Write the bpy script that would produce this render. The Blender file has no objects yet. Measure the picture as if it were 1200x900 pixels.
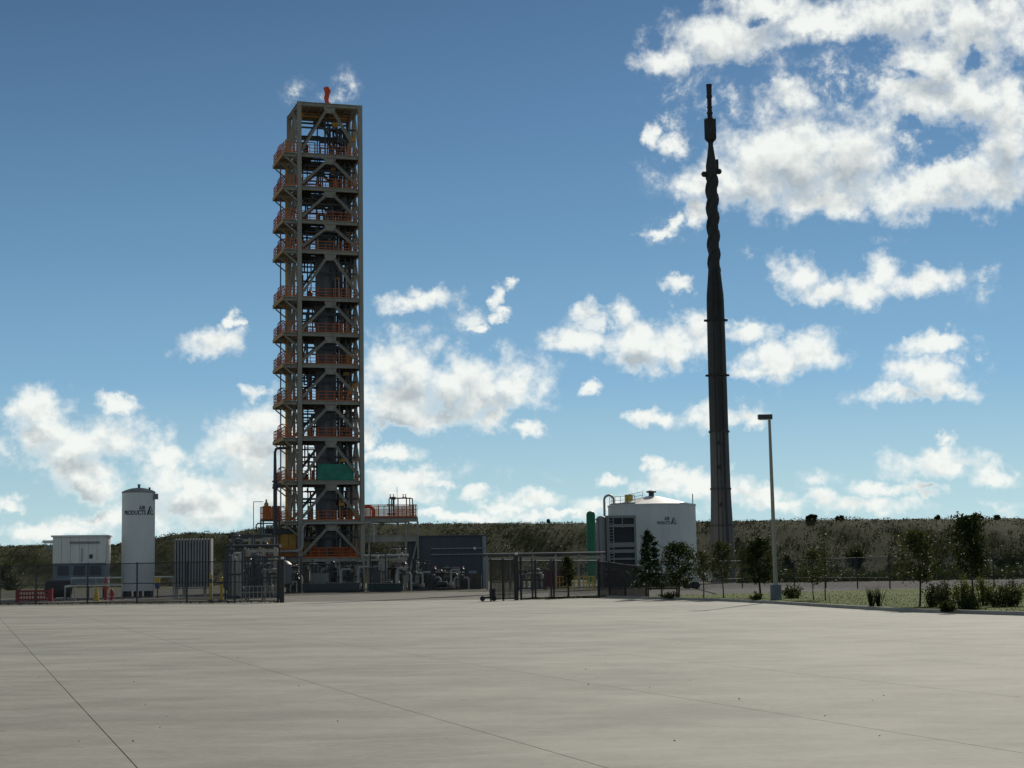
import bpy, math, random
import numpy as np
from mathutils import Vector, Matrix

S = bpy.context.scene
C = S.collection
R = math.radians
PI = math.pi
rnd = random.Random(7)
NR = np.random.default_rng(7)

# ------------------------------------------------------------------ camera
F = 2000.0            # focal length in pixels of the 1200x900 photograph
CAM_H = 1.6
PITCH = math.atan(223 / F)
ROLL = R(-0.9)
cam_d = bpy.data.cameras.new('camera')
cam = bpy.data.objects.new('camera', cam_d)
C.objects.link(cam)
S.camera = cam
cam_d.sensor_width = 36
cam_d.lens = F / 1200 * 36
cam_d.clip_start = 0.1
cam_d.clip_end = 20000
CAMROT = Matrix.Rotation(PI / 2 + PITCH, 3, 'X') @ Matrix.Rotation(ROLL, 3, 'Z')
cam.matrix_world = Matrix.Translation((0, 0, CAM_H)) @ CAMROT.to_4x4()
S.render.resolution_x, S.render.resolution_y = 1024, 768


def ray(px, py):
    return CAMROT @ Vector(((px - 600) / F, (450 - py) / F, -1))


def at(px, py, D):
    """world point seen in photo pixel (px,py) at distance D along +Y"""
    d = ray(px, py)
    return Vector((0, 0, CAM_H)) + d * (D / d.y)


def gnd(px, py, z=0.0):
    d = ray(px, py)
    t = (z - CAM_H) / d.z
    return Vector((0, 0, CAM_H)) + d * t


def base(px, D, py=688):
    p = at(px, py, D)
    return Vector((p.x, p.y, 0))


def hz(px, py, D):
    return at(px, py, D).z


# ------------------------------------------------------------------ sun, sky with clouds
SUN_AZ, SUN_EL = R(17.5), R(27)
to_sun = Vector((math.sin(SUN_AZ) * math.cos(SUN_EL), math.cos(SUN_AZ) * math.cos(SUN_EL), math.sin(SUN_EL)))
sun_d = bpy.data.lights.new('sun', 'SUN')
sun_d.energy = 3.1
sun_d.angle = R(0.55)
sun_d.color = (1.0, 0.93, 0.82)
sun = bpy.data.objects.new('sun', sun_d)
C.objects.link(sun)
sun.rotation_euler = to_sun.to_track_quat('Z', 'Y').to_euler()
S.view_settings.view_transform = 'Standard'
S.view_settings.look = 'None'
S.view_settings.exposure = 0.25
S.view_settings.gamma = 1.0

W = bpy.data.worlds.new('World')
S.world = W
W.use_nodes = True
NT = W.node_tree
NT.nodes.clear()


class G:
    """tiny helper for building node trees"""
    def __init__(self, nt):
        self.nt = nt

    def n(self, t, **kw):
        nd = self.nt.nodes.new(t)
        for k, v in kw.items():
            setattr(nd, k, v)
        return nd

    def put(self, sock, v):
        if isinstance(v, bpy.types.NodeSocket):
            self.nt.links.new(v, sock)
        elif v is not None:
            sock.default_value = v

    def m(self, op, a, b=None, c=None, clamp=False):
        nd = self.n('ShaderNodeMath', operation=op, use_clamp=clamp)
        self.put(nd.inputs[0], a)
        self.put(nd.inputs[1], b)
        self.put(nd.inputs[2], c)
        return nd.outputs[0]

    def v(self, op, a, b=None, c=None, out=0):
        nd = self.n('ShaderNodeVectorMath', operation=op)
        self.put(nd.inputs[0], a)
        self.put(nd.inputs[1], b)
        self.put(nd.inputs[2], c)
        return nd.outputs[out]

    def noise(self, vec, scale, detail=6, rough=0.55, out=0, dist=0.0, lac=2.0):
        nd = self.n('ShaderNodeTexNoise')
        nd.inputs['Scale'].default_value = scale
        nd.inputs['Detail'].default_value = detail
        nd.inputs['Roughness'].default_value = rough
        nd.inputs['Distortion'].default_value = dist
        nd.inputs['Lacunarity'].default_value = lac
        if vec is not None:
            self.nt.links.new(vec, nd.inputs['Vector'])
        return nd.outputs[out]

    def sstep(self, x, lo, hi, a=0.0, b=1.0):
        nd = self.n('ShaderNodeMapRange', interpolation_type='SMOOTHSTEP')
        self.put(nd.inputs['Value'], x)
        self.put(nd.inputs['From Min'], lo)
        self.put(nd.inputs['From Max'], hi)
        self.put(nd.inputs['To Min'], a)
        self.put(nd.inputs['To Max'], b)
        return nd.outputs[0]

    def mix(self, f, a, b):
        nd = self.n('ShaderNodeMix', data_type='RGBA')
        self.put(nd.inputs[0], f)
        self.put(nd.inputs[6], a if isinstance(a, bpy.types.NodeSocket) else (*a, 1))
        self.put(nd.inputs[7], b if isinstance(b, bpy.types.NodeSocket) else (*b, 1))
        return nd.outputs[2]

    def comb(self, x, y, z=0.0):
        nd = self.n('ShaderNodeCombineXYZ')
        self.put(nd.inputs[0], x)
        self.put(nd.inputs[1], y)
        self.put(nd.inputs[2], z)
        return nd.outputs[0]

    def sep(self, v):
        nd = self.n('ShaderNodeSeparateXYZ')
        self.put(nd.inputs[0], v)
        return nd.outputs


# cumulus: photo x, y of the centre and half sizes; stored as azimuth / elevation
CUM = [
    (478, 436, 58, 36), (462, 470, 80, 28), (545, 452, 72, 42), (592, 452, 46, 30), (500, 488, 80, 14),
    (491, 353, 42, 13), (599, 332, 8, 7), (584, 351, 8, 13), (594, 367, 12, 7), (563, 382, 12, 5),
    (582, 497, 20, 12), (622, 501, 14, 9), (454, 532, 34, 10), (434, 512, 10, 18),
    (675, 396, 35, 19), (688, 367, 20, 13), (735, 372, 20, 20), (752, 400, 38, 26), (740, 426, 26, 14),
    (798, 406, 40, 22), (814, 388, 24, 22), (882, 388, 32, 13), (690, 452, 11, 7), (794, 336, 16, 9),
    (922, 428, 48, 20), (955, 412, 34, 20), (905, 414, 26, 16), (890, 440, 34, 11),
    (758, 490, 24, 9), (835, 486, 34, 15), (868, 487, 26, 13),
    (930, 325, 26, 22), (962, 345, 34, 14), (1010, 342, 34, 18), (1030, 318, 18, 18), (1075, 328, 38, 16),
    (1096, 405, 44, 11), (1090, 443, 44, 19), (1062, 460, 50, 11), (1112, 458, 34, 11), (1075, 435, 30, 16),
    (1100, 545, 66, 15), (1098, 534, 26, 14), (1158, 553, 30, 15), (1107, 517, 14, 7),
    (1032, 573, 30, 9), (1082, 572, 30, 7), (1012, 594, 56, 11), (884, 578, 46, 13), (900, 592, 60, 10), (958, 584, 26, 9),
    (796, 560, 34, 13), (832, 566, 40, 12), (770, 570, 30, 10), (764, 545, 11, 7), (716, 560, 22, 7),
    (700, 592, 32, 13), (622, 586, 36, 11), (590, 593, 30, 8), (562, 580, 20, 8), (484, 561, 46, 12), (470, 578, 50, 12),
    (540, 604, 70, 7), (660, 603, 60, 6), (760, 600, 60, 7), (524, 569, 20, 7),
    (44, 482, 36, 24), (48, 506, 34, 26), (92, 522, 64, 28), (150, 512, 46, 24), (92, 552, 56, 24), (110, 572, 46, 16),
    (202, 535, 20, 15), (148, 472, 22, 10), (258, 403, 34, 16), (272, 372, 10, 8), (305, 458, 16, 10),
    (312, 500, 38, 25), (288, 530, 58, 28), (330, 530, 50, 40), (226, 568, 62, 22), (256, 590, 90, 22), (330, 575, 50, 30),
    (110, 612, 44, 11), (60, 622, 60, 10), (16, 590, 18, 8), (170, 600, 40, 18),
    (850, 44, 70, 34), (906, 14, 66, 24), (782, 72, 34, 18), (964, 26, 60, 24), (1052, 12, 90, 36), (1150, 34, 64, 50),
    (1090, 74, 62, 34), (935, 186, 104, 54), (876, 205, 70, 38), (928, 112, 36, 26), (1000, 178, 56, 48),
    (1070, 108, 50, 30), (1146, 112, 62, 36), (1184, 168, 40, 60), (1120, 215, 84, 30), (1060, 230, 60, 22),
    (960, 236, 64, 18), (815, 218, 34, 20), (764, 158, 10, 14), (786, 172, 14, 12), (772, 273, 20, 6), (790, 262, 10, 8), (816, 252, 14, 14),
]
WISP = [(345, 114, 30, 20), (400, 104, 22, 26), (375, 118, 40, 12), (1000, 285, 60, 12), (880, 296, 26, 9), (560, 375, 50, 20),
        (1150, 420, 40, 18), (700, 380, 60, 24), (760, 190, 40, 40), (1160, 330, 40, 40), (520, 545, 60, 16), (630, 430, 36, 20),
        (985, 90, 110, 60), (1095, 165, 90, 50), (830, 130, 80, 60), (780, 140, 50, 60), (790, 265, 50, 24), (800, 110, 30, 36), (1146, 70, 40, 30), (20, 520, 40, 40), (640, 560, 60, 14), (950, 565, 60, 16), (1150, 595, 70, 10)]
HOLE = [(985, 62, 60, 24), (1050, 88, 30, 12), (1100, 172, 52, 22), (1068, 150, 22, 16), (1146, 70, 22, 14), (896, 20, 18, 9), (880, 88, 50, 10),
        (1000, 108, 30, 14)]
BIG = [b for b in CUM if b[2] >= 30 and b[3] >= 14]


def azel(px, py):
    d = ray(px, py).normalized()
    return math.atan2(d.x, d.y), math.asin(d.z)


g = G(NT)
tc = g.n('ShaderNodeTexCoord').outputs['Generated']
dx, dy, dz = g.sep(tc)
az = g.m('ARCTAN2', dx, dy)
el = g.m('ARCSINE', dz)
uv = g.comb(az, el, 0.0)
# ragged edges: the lookup is displaced by noise at three sizes
seedv = g.v('ADD', uv, (3.1, 1.7, 0.4))
w1 = g.v('SUBTRACT', g.noise(seedv, 34, 3, 0.5, out=1), (0.5, 0.5, 0.5))
w2 = g.v('SUBTRACT', g.noise(seedv, 120, 5, 0.62, out=1), (0.5, 0.5, 0.5))
uvw = g.v('ADD', g.v('MULTIPLY_ADD', w1, (0.026, 0.018, 0), uv), g.v('MULTIPLY', w2, (0.015, 0.014, 0)))


def minfield(vec, blobs, k=0.25):
    acc = None
    for (px, py, rx, ry) in blobs:
        a, e = azel(px, py)
        sx, sy = F / rx, F / ry
        off = g.v('MULTIPLY_ADD', vec, (sx, sy, 0), (-a * sx, -e * sy, 0))
        ln = g.v('LENGTH', off, out=1)
        acc = ln if acc is None else g.m('SMOOTH_MIN', acc, ln, k)
    return acc


fbm = g.noise(seedv, 62, 9, 0.60)
fbm2 = g.noise(g.v('ADD', uv, (9.1, 4.7, 2.4)), 30, 9, 0.68, dist=0.15)
dens = g.m('SUBTRACT', 1.22, minfield(uvw, CUM))
hole = g.m('MAXIMUM', g.m('SUBTRACT', 1.15, minfield(uvw, HOLE)), 0.0)
dens = g.m('SUBTRACT', dens, g.m('MULTIPLY', hole, 0.85))
# outside the picture the same broken cumulus goes on
inw = g.m('MULTIPLY', g.sstep(g.m('ABSOLUTE', az), 0.31, 0.42, 1, 0), g.sstep(el, 0.345, 0.42, 1, 0))
gen = g.m('MULTIPLY_ADD', g.noise(g.v('MULTIPLY', uv, (1, 1.8, 1)), 9, 8, 0.58), 7.0, -3.8)
gen = g.m('MINIMUM', gen, 0.9)
dens = g.m('MAXIMUM', dens, g.m('SUBTRACT', gen, g.m('MULTIPLY', inw, 6.0)))
rag = g.m('MULTIPLY_ADD', g.m('SUBTRACT', fbm, 0.5), 2.7, dens)
alpha = g.sstep(rag, -0.22, 0.98)
wis = g.m('MULTIPLY', g.m('MAXIMUM', g.m('SUBTRACT', 1.1, minfield(uvw, WISP)), 0.0), g.sstep(fbm2, 0.44, 0.74))
alpha = g.m('MAXIMUM', alpha, g.m('MULTIPLY', g.sstep(wis, 0.0, 0.7), 0.85))
# own shade of the clouds: cloud mass between the point and the sun
up = g.v('ADD', uvw, (0.003, 0.0135, 0))
dup_ = g.m('SUBTRACT', 1.05, minfield(up, BIG))
fb_up = g.noise(g.v('ADD', seedv, (0.002, 0.006, 0)), 62, 5, 0.52)
emb = g.m('SUBTRACT', fb_up, g.noise(seedv, 62, 5, 0.52))
shade = g.m('ADD', g.m('MULTIPLY', g.sstep(dup_, 0.15, 1.05), 0.95), g.m('MULTIPLY', emb, 1.5))
shade = g.m('ADD', shade, g.m('MULTIPLY', g.m('SUBTRACT', fbm2, 0.5), 0.9))
shade = g.m('MULTIPLY', g.m('ADD', shade, 0.0, clamp=True), g.sstep(rag, 0.2, 0.7))
sunny = g.m('MULTIPLY', g.sstep(el, 0.02, 0.30), 1.0)
ccol = g.mix(shade, (7.8, 8.0, 7.65), (4.0, 4.4, 4.55))
sky = g.n('ShaderNodeTexSky', sky_type='NISHITA')
sky.sun_disc = False
sky.sun_elevation = SUN_EL
sky.sun_rotation = SUN_AZ
sky.altitude = 0
sky.air_density = 1.0
sky.dust_density = 0.3
sky.ozone_density = 1.5
# clear maritime air: blue deepening with height, brightness round the sun from the sky model
lum = g.v('DOT_PRODUCT', sky.outputs[0], (0.25, 0.6, 0.15), out=1)
ramp = g.n('ShaderNodeValToRGB')
el_c = [(0.0, (.50, .645, .66)), (.06, (.385, .565, .62)), (.16, (.215, .405, .585)), (.267, (.148, .305, .49)),
        (.371, (.112, .235, .415)), (.474, (.085, .182, .342)), (1.0, (.05, .11, .22))]
ce = ramp.color_ramp.elements
ce[0].position, ce[0].color = el_c[0][0], (*el_c[0][1], 1)
ce[1].position, ce[1].color = el_c[-1][0], (*el_c[-1][1], 1)
for p_, c_ in el_c[1:-1]:
    e_ = ce.new(p_)
    e_.color = (*c_, 1)
g.put(ramp.inputs[0], g.m('DIVIDE', el, 0.7, clamp=True))
l2 = g.m('MULTIPLY', lum, lum)
glow = g.m('MULTIPLY', g.m('DIVIDE', l2, g.m('ADD', l2, 10.0)), 10.4)
SKYC = g.v('MULTIPLY', ramp.outputs[0], g.comb(glow, glow, glow))
col = g.mix(g.m('MULTIPLY', alpha, 0.96), SKYC, ccol)
bg = g.n('ShaderNodeBackground')
bg.inputs['Strength'].default_value = 0.1
NT.links.new(col, bg.inputs['Color'])
NT.links.new(bg.outputs[0], g.n('ShaderNodeOutputWorld').inputs['Surface'])
W.cycles.sampling_method = 'MANUAL'
W.cycles.sample_map_resolution = 512
S.cycles.use_denoising = True
S.cycles.max_bounces = 6
S.cycles.transparent_max_bounces = 24

# ------------------------------------------------------------------ materials
MATS = {}


def mat(name, col, rough=0.7, metal=0.0, var=0.15, scale=1.5, bump=0.0, bscale=None, dirt=None, streak=False, spec=0.5):
    """painted / mineral surface: base colour broken up by two sizes of noise"""
    if name in MATS:
        return MATS[name]
    m = bpy.data.materials.new(name)
    m.use_nodes = True
    nt = m.node_tree
    q = G(nt)
    b = nt.nodes['Principled BSDF']
    pos = q.n('ShaderNodeTexCoord').outputs['Object']
    if streak:
        pos2 = q.v('MULTIPLY', pos, (1, 1, 0.12))
    else:
        pos2 = pos
    n1 = q.noise(pos2, scale, 6, 0.6)
    n2 = q.noise(pos, scale * 7, 4, 0.6)
    f = q.m('ADD', q.m('MULTIPLY', n1, 0.7), q.m('MULTIPLY', n2, 0.3))
    lo = tuple(c * (1 - var) for c in col)
    hi = tuple(min(1, c * (1 + var)) for c in col)
    c = q.mix(q.sstep(f, 0.3, 0.7), lo, hi)
    if dirt:
        c = q.mix(q.sstep(q.noise(pos2, scale * 1.7, 7, 0.7), 0.52, 0.75, 0, 0.8), c, dirt)
    nt.links.new(c, b.inputs['Base Color'])
    q.put(b.inputs['Roughness'], q.m('ADD', rough - 0.1, q.m('MULTIPLY', n2, 0.2)))
    b.inputs['Metallic'].default_value = metal
    b.inputs['Specular IOR Level'].default_value = spec
    if bump:
        bn = q.n('ShaderNodeBump')
        bn.inputs['Strength'].default_value = bump
        bn.inputs['Distance'].default_value = 0.05
        q.put(bn.inputs['Height'], q.noise(pos, bscale or scale * 10, 5, 0.6))
        nt.links.new(bn.outputs[0], b.inputs['Normal'])
    MATS[name] = m
    return m


def leafmat(name, c1, c2, trans=0.25, scale=1.2):
    m = bpy.data.materials.new(name)
    m.use_nodes = True
    nt = m.node_tree
    q = G(nt)
    b = nt.nodes['Principled BSDF']
    pos = q.n('ShaderNodeTexCoord').outputs['Object']
    f = q.sstep(q.m('ADD', q.m('MULTIPLY', q.noise(pos, scale, 3), 0.6), q.m('MULTIPLY', q.noise(pos, scale * 9, 2), 0.4)), 0.35, 0.65)
    c = q.mix(f, c1, c2)
    nt.links.new(c, b.inputs['Base Color'])
    b.inputs['Roughness'].default_value = 0.6
    b.inputs['Specular IOR Level'].default_value = 0.06
    t = q.n('ShaderNodeBsdfTranslucent')
    nt.links.new(q.mix(0.35, c, (0.12, 0.13, 0.02)), t.inputs[0])
    mx = q.n('ShaderNodeMixShader')
    mx.inputs[0].default_value = trans
    nt.links.new(b.outputs[0], mx.inputs[1])
    nt.links.new(t.outputs[0], mx.inputs[2])
    nt.links.new(mx.outputs[0], nt.nodes['Material Output'].inputs[0])
    return m


STEEL = mat('painted_steel', (0.35, 0.315, 0.255), 0.6, 0, 0.18, 0.8, dirt=(0.22, 0.18, 0.13), streak=True)
STEEL_LT = mat('galvanised_steel', (0.38, 0.37, 0.34), 0.5, 0.2, 0.15, 2)
STEEL_DK = mat('dark_steel', (0.055, 0.055, 0.058), 0.5, 0.2, 0.3, 2)
GRATE = mat('floor_grating', (0.10, 0.095, 0.09), 0.7, 0.1, 0.3, 3)
VESSEL = mat('vessel_shell', (0.12, 0.12, 0.125), 0.5, 0.3, 0.25, 1, streak=True)
ORANGE = mat('orange_paint', (0.55, 0.135, 0.026), 0.6, 0, 0.2, 2)
REDP = mat('red_paint', (0.36, 0.035, 0.03), 0.5, 0, 0.2, 2)
OCHRE = mat('ochre_paint', (0.50, 0.26, 0.04), 0.6, 0, 0.25, 1.5, dirt=(0.2, 0.10, 0.04))
YELLOW = mat('yellow_paint', (0.62, 0.42, 0.04), 0.5, 0, 0.15, 3)
GREENP = mat('green_paint', (0.012, 0.17, 0.065), 0.5, 0, 0.2, 1, streak=True)
TEAL = mat('teal_tarp', (0.03, 0.23, 0.15), 0.6, 0, 0.3, 1.2)
WHITE = mat('white_tank_paint', (0.76, 0.75, 0.70), 0.55, 0, 0.06, 0.6, dirt=(0.64, 0.63, 0.58), streak=True)
WHITE2 = mat('white_cladding', (0.80, 0.76, 0.68), 0.6, 0, 0.08, 0.7, dirt=(0.62, 0.58, 0.52), streak=True)
BLUEG = mat('blue_grey_cladding', (0.062, 0.070, 0.078), 0.55, 0, 0.15, 0.7, streak=True)
BLUEG_LT = mat('blue_grey_trim', (0.23, 0.27, 0.30), 0.5, 0, 0.12, 0.9, streak=True)
GREYC = mat('grey_cladding', (0.26, 0.255, 0.24), 0.55, 0, 0.12, 0.8, streak=True)
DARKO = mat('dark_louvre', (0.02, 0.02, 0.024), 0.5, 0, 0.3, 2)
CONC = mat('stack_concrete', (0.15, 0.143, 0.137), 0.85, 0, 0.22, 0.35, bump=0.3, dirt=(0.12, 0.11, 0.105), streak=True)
CONC_DK = mat('haze_gradient_concrete', (0.088, 0.082, 0.079), 0.8, 0, 0.25, 0.35, dirt=(0.04, 0.04, 0.04), streak=True)  # darker copy of the stack concrete, for a haze gradient painted as colour
BLACK_STEEL = mat('black_steel', (0.04, 0.036, 0.034), 0.7, 0.0, 0.3, 0.5)
KERBM = mat('kerb_concrete', (0.36, 0.35, 0.32), 0.9, 0, 0.15, 1.5, bump=0.3, dirt=(0.22, 0.21, 0.19), spec=0.05)
PLINTH = mat('plinth_concrete', (0.16, 0.18, 0.20), 0.85, 0, 0.15, 1.5, bump=0.3)
GRAVEL = mat('gravel', (0.22, 0.21, 0.185), 0.95, 0, 0.3, 0.6, bump=0.6, bscale=9, spec=0.05)
YARD = mat('yard_ground', (0.10, 0.096, 0.08), 0.95, 0, 0.35, 0.15, bump=0.6, bscale=4, dirt=(0.055, 0.055, 0.038), spec=0.05)
ROADM = mat('road_paving', (0.052, 0.052, 0.052), 0.9, 0, 0.15, 0.4, spec=0.05)
SOIL = mat('hill_soil', (0.052, 0.056, 0.022), 0.95, 0, 0.35, 0.06, bump=0.5, bscale=0.8, dirt=(0.072, 0.062, 0.032), spec=0.05)
FIELD = mat('field_ground', (0.10, 0.10, 0.05), 0.95, 0, 0.3, 0.02, spec=0.05)
GRASSG = mat('grass_ground', (0.085, 0.118, 0.014), 0.95, 0, 0.2, 0.3, bump=0.7, bscale=6, dirt=(0.095, 0.105, 0.022), spec=0.05)
BARK = mat('bark', (0.06, 0.05, 0.04), 0.9, 0, 0.3, 6, bump=0.5)
INK = mat('lettering_paint', (0.012, 0.022, 0.022), 0.5, 0, 0.1, 3)
SOCKM = mat('windsock_cloth', (0.80, 0.10, 0.035), 0.7, 0, 0.15, 2)
BROWNM = mat('weathered_board', (0.085, 0.075, 0.06), 0.85, 0, 0.3, 1.5)
LAMPG = mat('lamp_glass', (0.8, 0.8, 0.78), 0.15, 0, 0.05, 3)
LEAF_DK = leafmat('leaf_dark', (0.018, 0.030, 0.010), (0.04, 0.055, 0.018))
LEAF_CON = leafmat('leaf_conifer', (0.016, 0.034, 0.014), (0.035, 0.058, 0.020), 0.12)
LEAF_OL = leafmat('leaf_olive', (0.036, 0.046, 0.016), (0.078, 0.084, 0.032))
LEAF_YG = leafmat('leaf_yellow_green', (0.075, 0.095, 0.018), (0.15, 0.155, 0.04), 0.45)
LEAF_SC = leafmat('leaf_scrub', (0.046, 0.054, 0.018), (0.068, 0.066, 0.028), 0.06, 0.05)
LEAF_GR = leafmat('grass_blade', (0.045, 0.07, 0.008), (0.07, 0.092, 0.014), 0.05, 0.4)


def concrete_mat():
    m = bpy.data.materials.new('plaza_concrete')
    m.use_nodes = True
    nt = m.node_tree
    q = G(nt)
    b = nt.nodes['Principled BSDF']
    geo = q.n('ShaderNodeNewGeometry').outputs['Position']
    rot = q.n('ShaderNodeVectorRotate', rotation_type='Z_AXIS')
    nt.links.new(geo, rot.inputs['Vector'])
    rot.inputs['Angle'].default_value = R(8)
    p = rot.outputs[0]
    big = q.noise(q.v('MULTIPLY', p, (0.7, 1.0, 1)), 0.11, 6, 0.6)
    lanes = q.noise(q.v('MULTIPLY', p, (0.13, 0.8, 1)), 0.6, 6, 0.66)     # broom and tyre bands
    lanes2 = q.noise(q.v('MULTIPLY', p, (0.5, 1.4, 1)), 1.0, 5, 0.65)
    fine = q.noise(p, 9, 6, 0.7)
    spots = q.noise(p, 1.9, 5, 0.75)
    rot2 = q.n('ShaderNodeVectorRotate', rotation_type='Z_AXIS')
    nt.links.new(geo, rot2.inputs['Vector'])
    rot2.inputs['Angle'].default_value = R(-14)
    drag = q.noise(q.v('MULTIPLY', rot2.outputs[0], (0.10, 1.6, 1)), 0.9, 5, 0.7)     # drag and tyre marks
    patch = q.noise(p, 0.42, 7, 0.68)
    f = q.m('ADD', q.m('MULTIPLY', big, 0.30), q.m('MULTIPLY', patch, 0.36))
    f = q.m('ADD', f, q.m('MULTIPLY', lanes2, 0.16))
    f = q.m('ADD', f, q.m('MULTIPLY', fine, 0.18))
    c = q.mix(q.sstep(f, 0.40, 0.60), (0.224, 0.219, 0.184), (0.360, 0.351, 0.295))
    c = q.mix(q.sstep(spots, 0.62, 0.76, 0, 0.45), c, (0.17, 0.168, 0.15))
    c = q.mix(q.sstep(drag, 0.58, 0.70, 0, 0.5), c, (0.41, 0.405, 0.36))
    c = q.mix(q.sstep(lanes, 0.58, 0.74, 0, 0.55), c, (0.175, 0.178, 0.162))
    vor = q.n('ShaderNodeTexVoronoi')
    vor.inputs['Scale'].default_value = 0.42
    nt.links.new(q.v('ADD', p, q.v('MULTIPLY', q.noise(p, 3, 2, out=1), (0.1, 0.1, 0))), vor.inputs['Vector'])
    c = q.mix(q.sstep(vor.outputs['Distance'], 0.012, 0.028, 0.75, 0), c, (0.07, 0.065, 0.06))   # old oil drips
    nt.links.new(c, b.inputs['Base Color'])
    b.inputs['Roughness'].default_value = 0.86
    b.inputs['Specular IOR Level'].default_value = 0.25
    bn = q.n('ShaderNodeBump')
    bn.inputs['Strength'].default_value = 0.25
    bn.inputs['Distance'].default_value = 0.01
    q.put(bn.inputs['Height'], q.m('ADD', fine, lanes2))
    nt.links.new(bn.outputs[0], b.inputs['Normal'])
    return m


PLAZA = concrete_mat()
JOINT = mat('joint_filler', (0.035, 0.033, 0.03), 0.95, 0, 0.2, 2)


def chain_mat(name, cover=0.13, colr=(0.03, 0.03, 0.032)):
    """woven wire: diamonds of wire, open between (object x = along, z = up)"""
    m = bpy.data.materials.new(name)
    m.use_nodes = True
    nt = m.node_tree
    q = G(nt)
    b = nt.nodes['Principled BSDF']
    b.inputs['Base Color'].default_value = (*colr, 1)
    b.inputs['Roughness'].default_value = 0.5
    x, y, z = q.sep(q.n('ShaderNodeUVMap').outputs[0])
    k = 1 / 0.06
    a = q.m('ABSOLUTE', q.m('SUBTRACT', q.m('FRACT', q.m('MULTIPLY', q.m('ADD', x, y), k)), 0.5))
    c = q.m('ABSOLUTE', q.m('SUBTRACT', q.m('FRACT', q.m('MULTIPLY', q.m('SUBTRACT', x, y), k)), 0.5))
    wire = q.m('LESS_THAN', q.m('MINIMUM', a, c), cover / 4)
    mx = q.n('ShaderNodeMixShader')
    nt.links.new(wire, mx.inputs[0])
    nt.links.new(q.n('ShaderNodeBsdfTransparent').outputs[0], mx.inputs[1])
    nt.links.new(b.outputs[0], mx.inputs[2])
    nt.links.new(mx.outputs[0], nt.nodes['Material Output'].inputs[0])
    return m


CHAIN = chain_mat('chain_link', 0.32)
CHAIN_D = chain_mat('dense_chain_link', 0.5)


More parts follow.
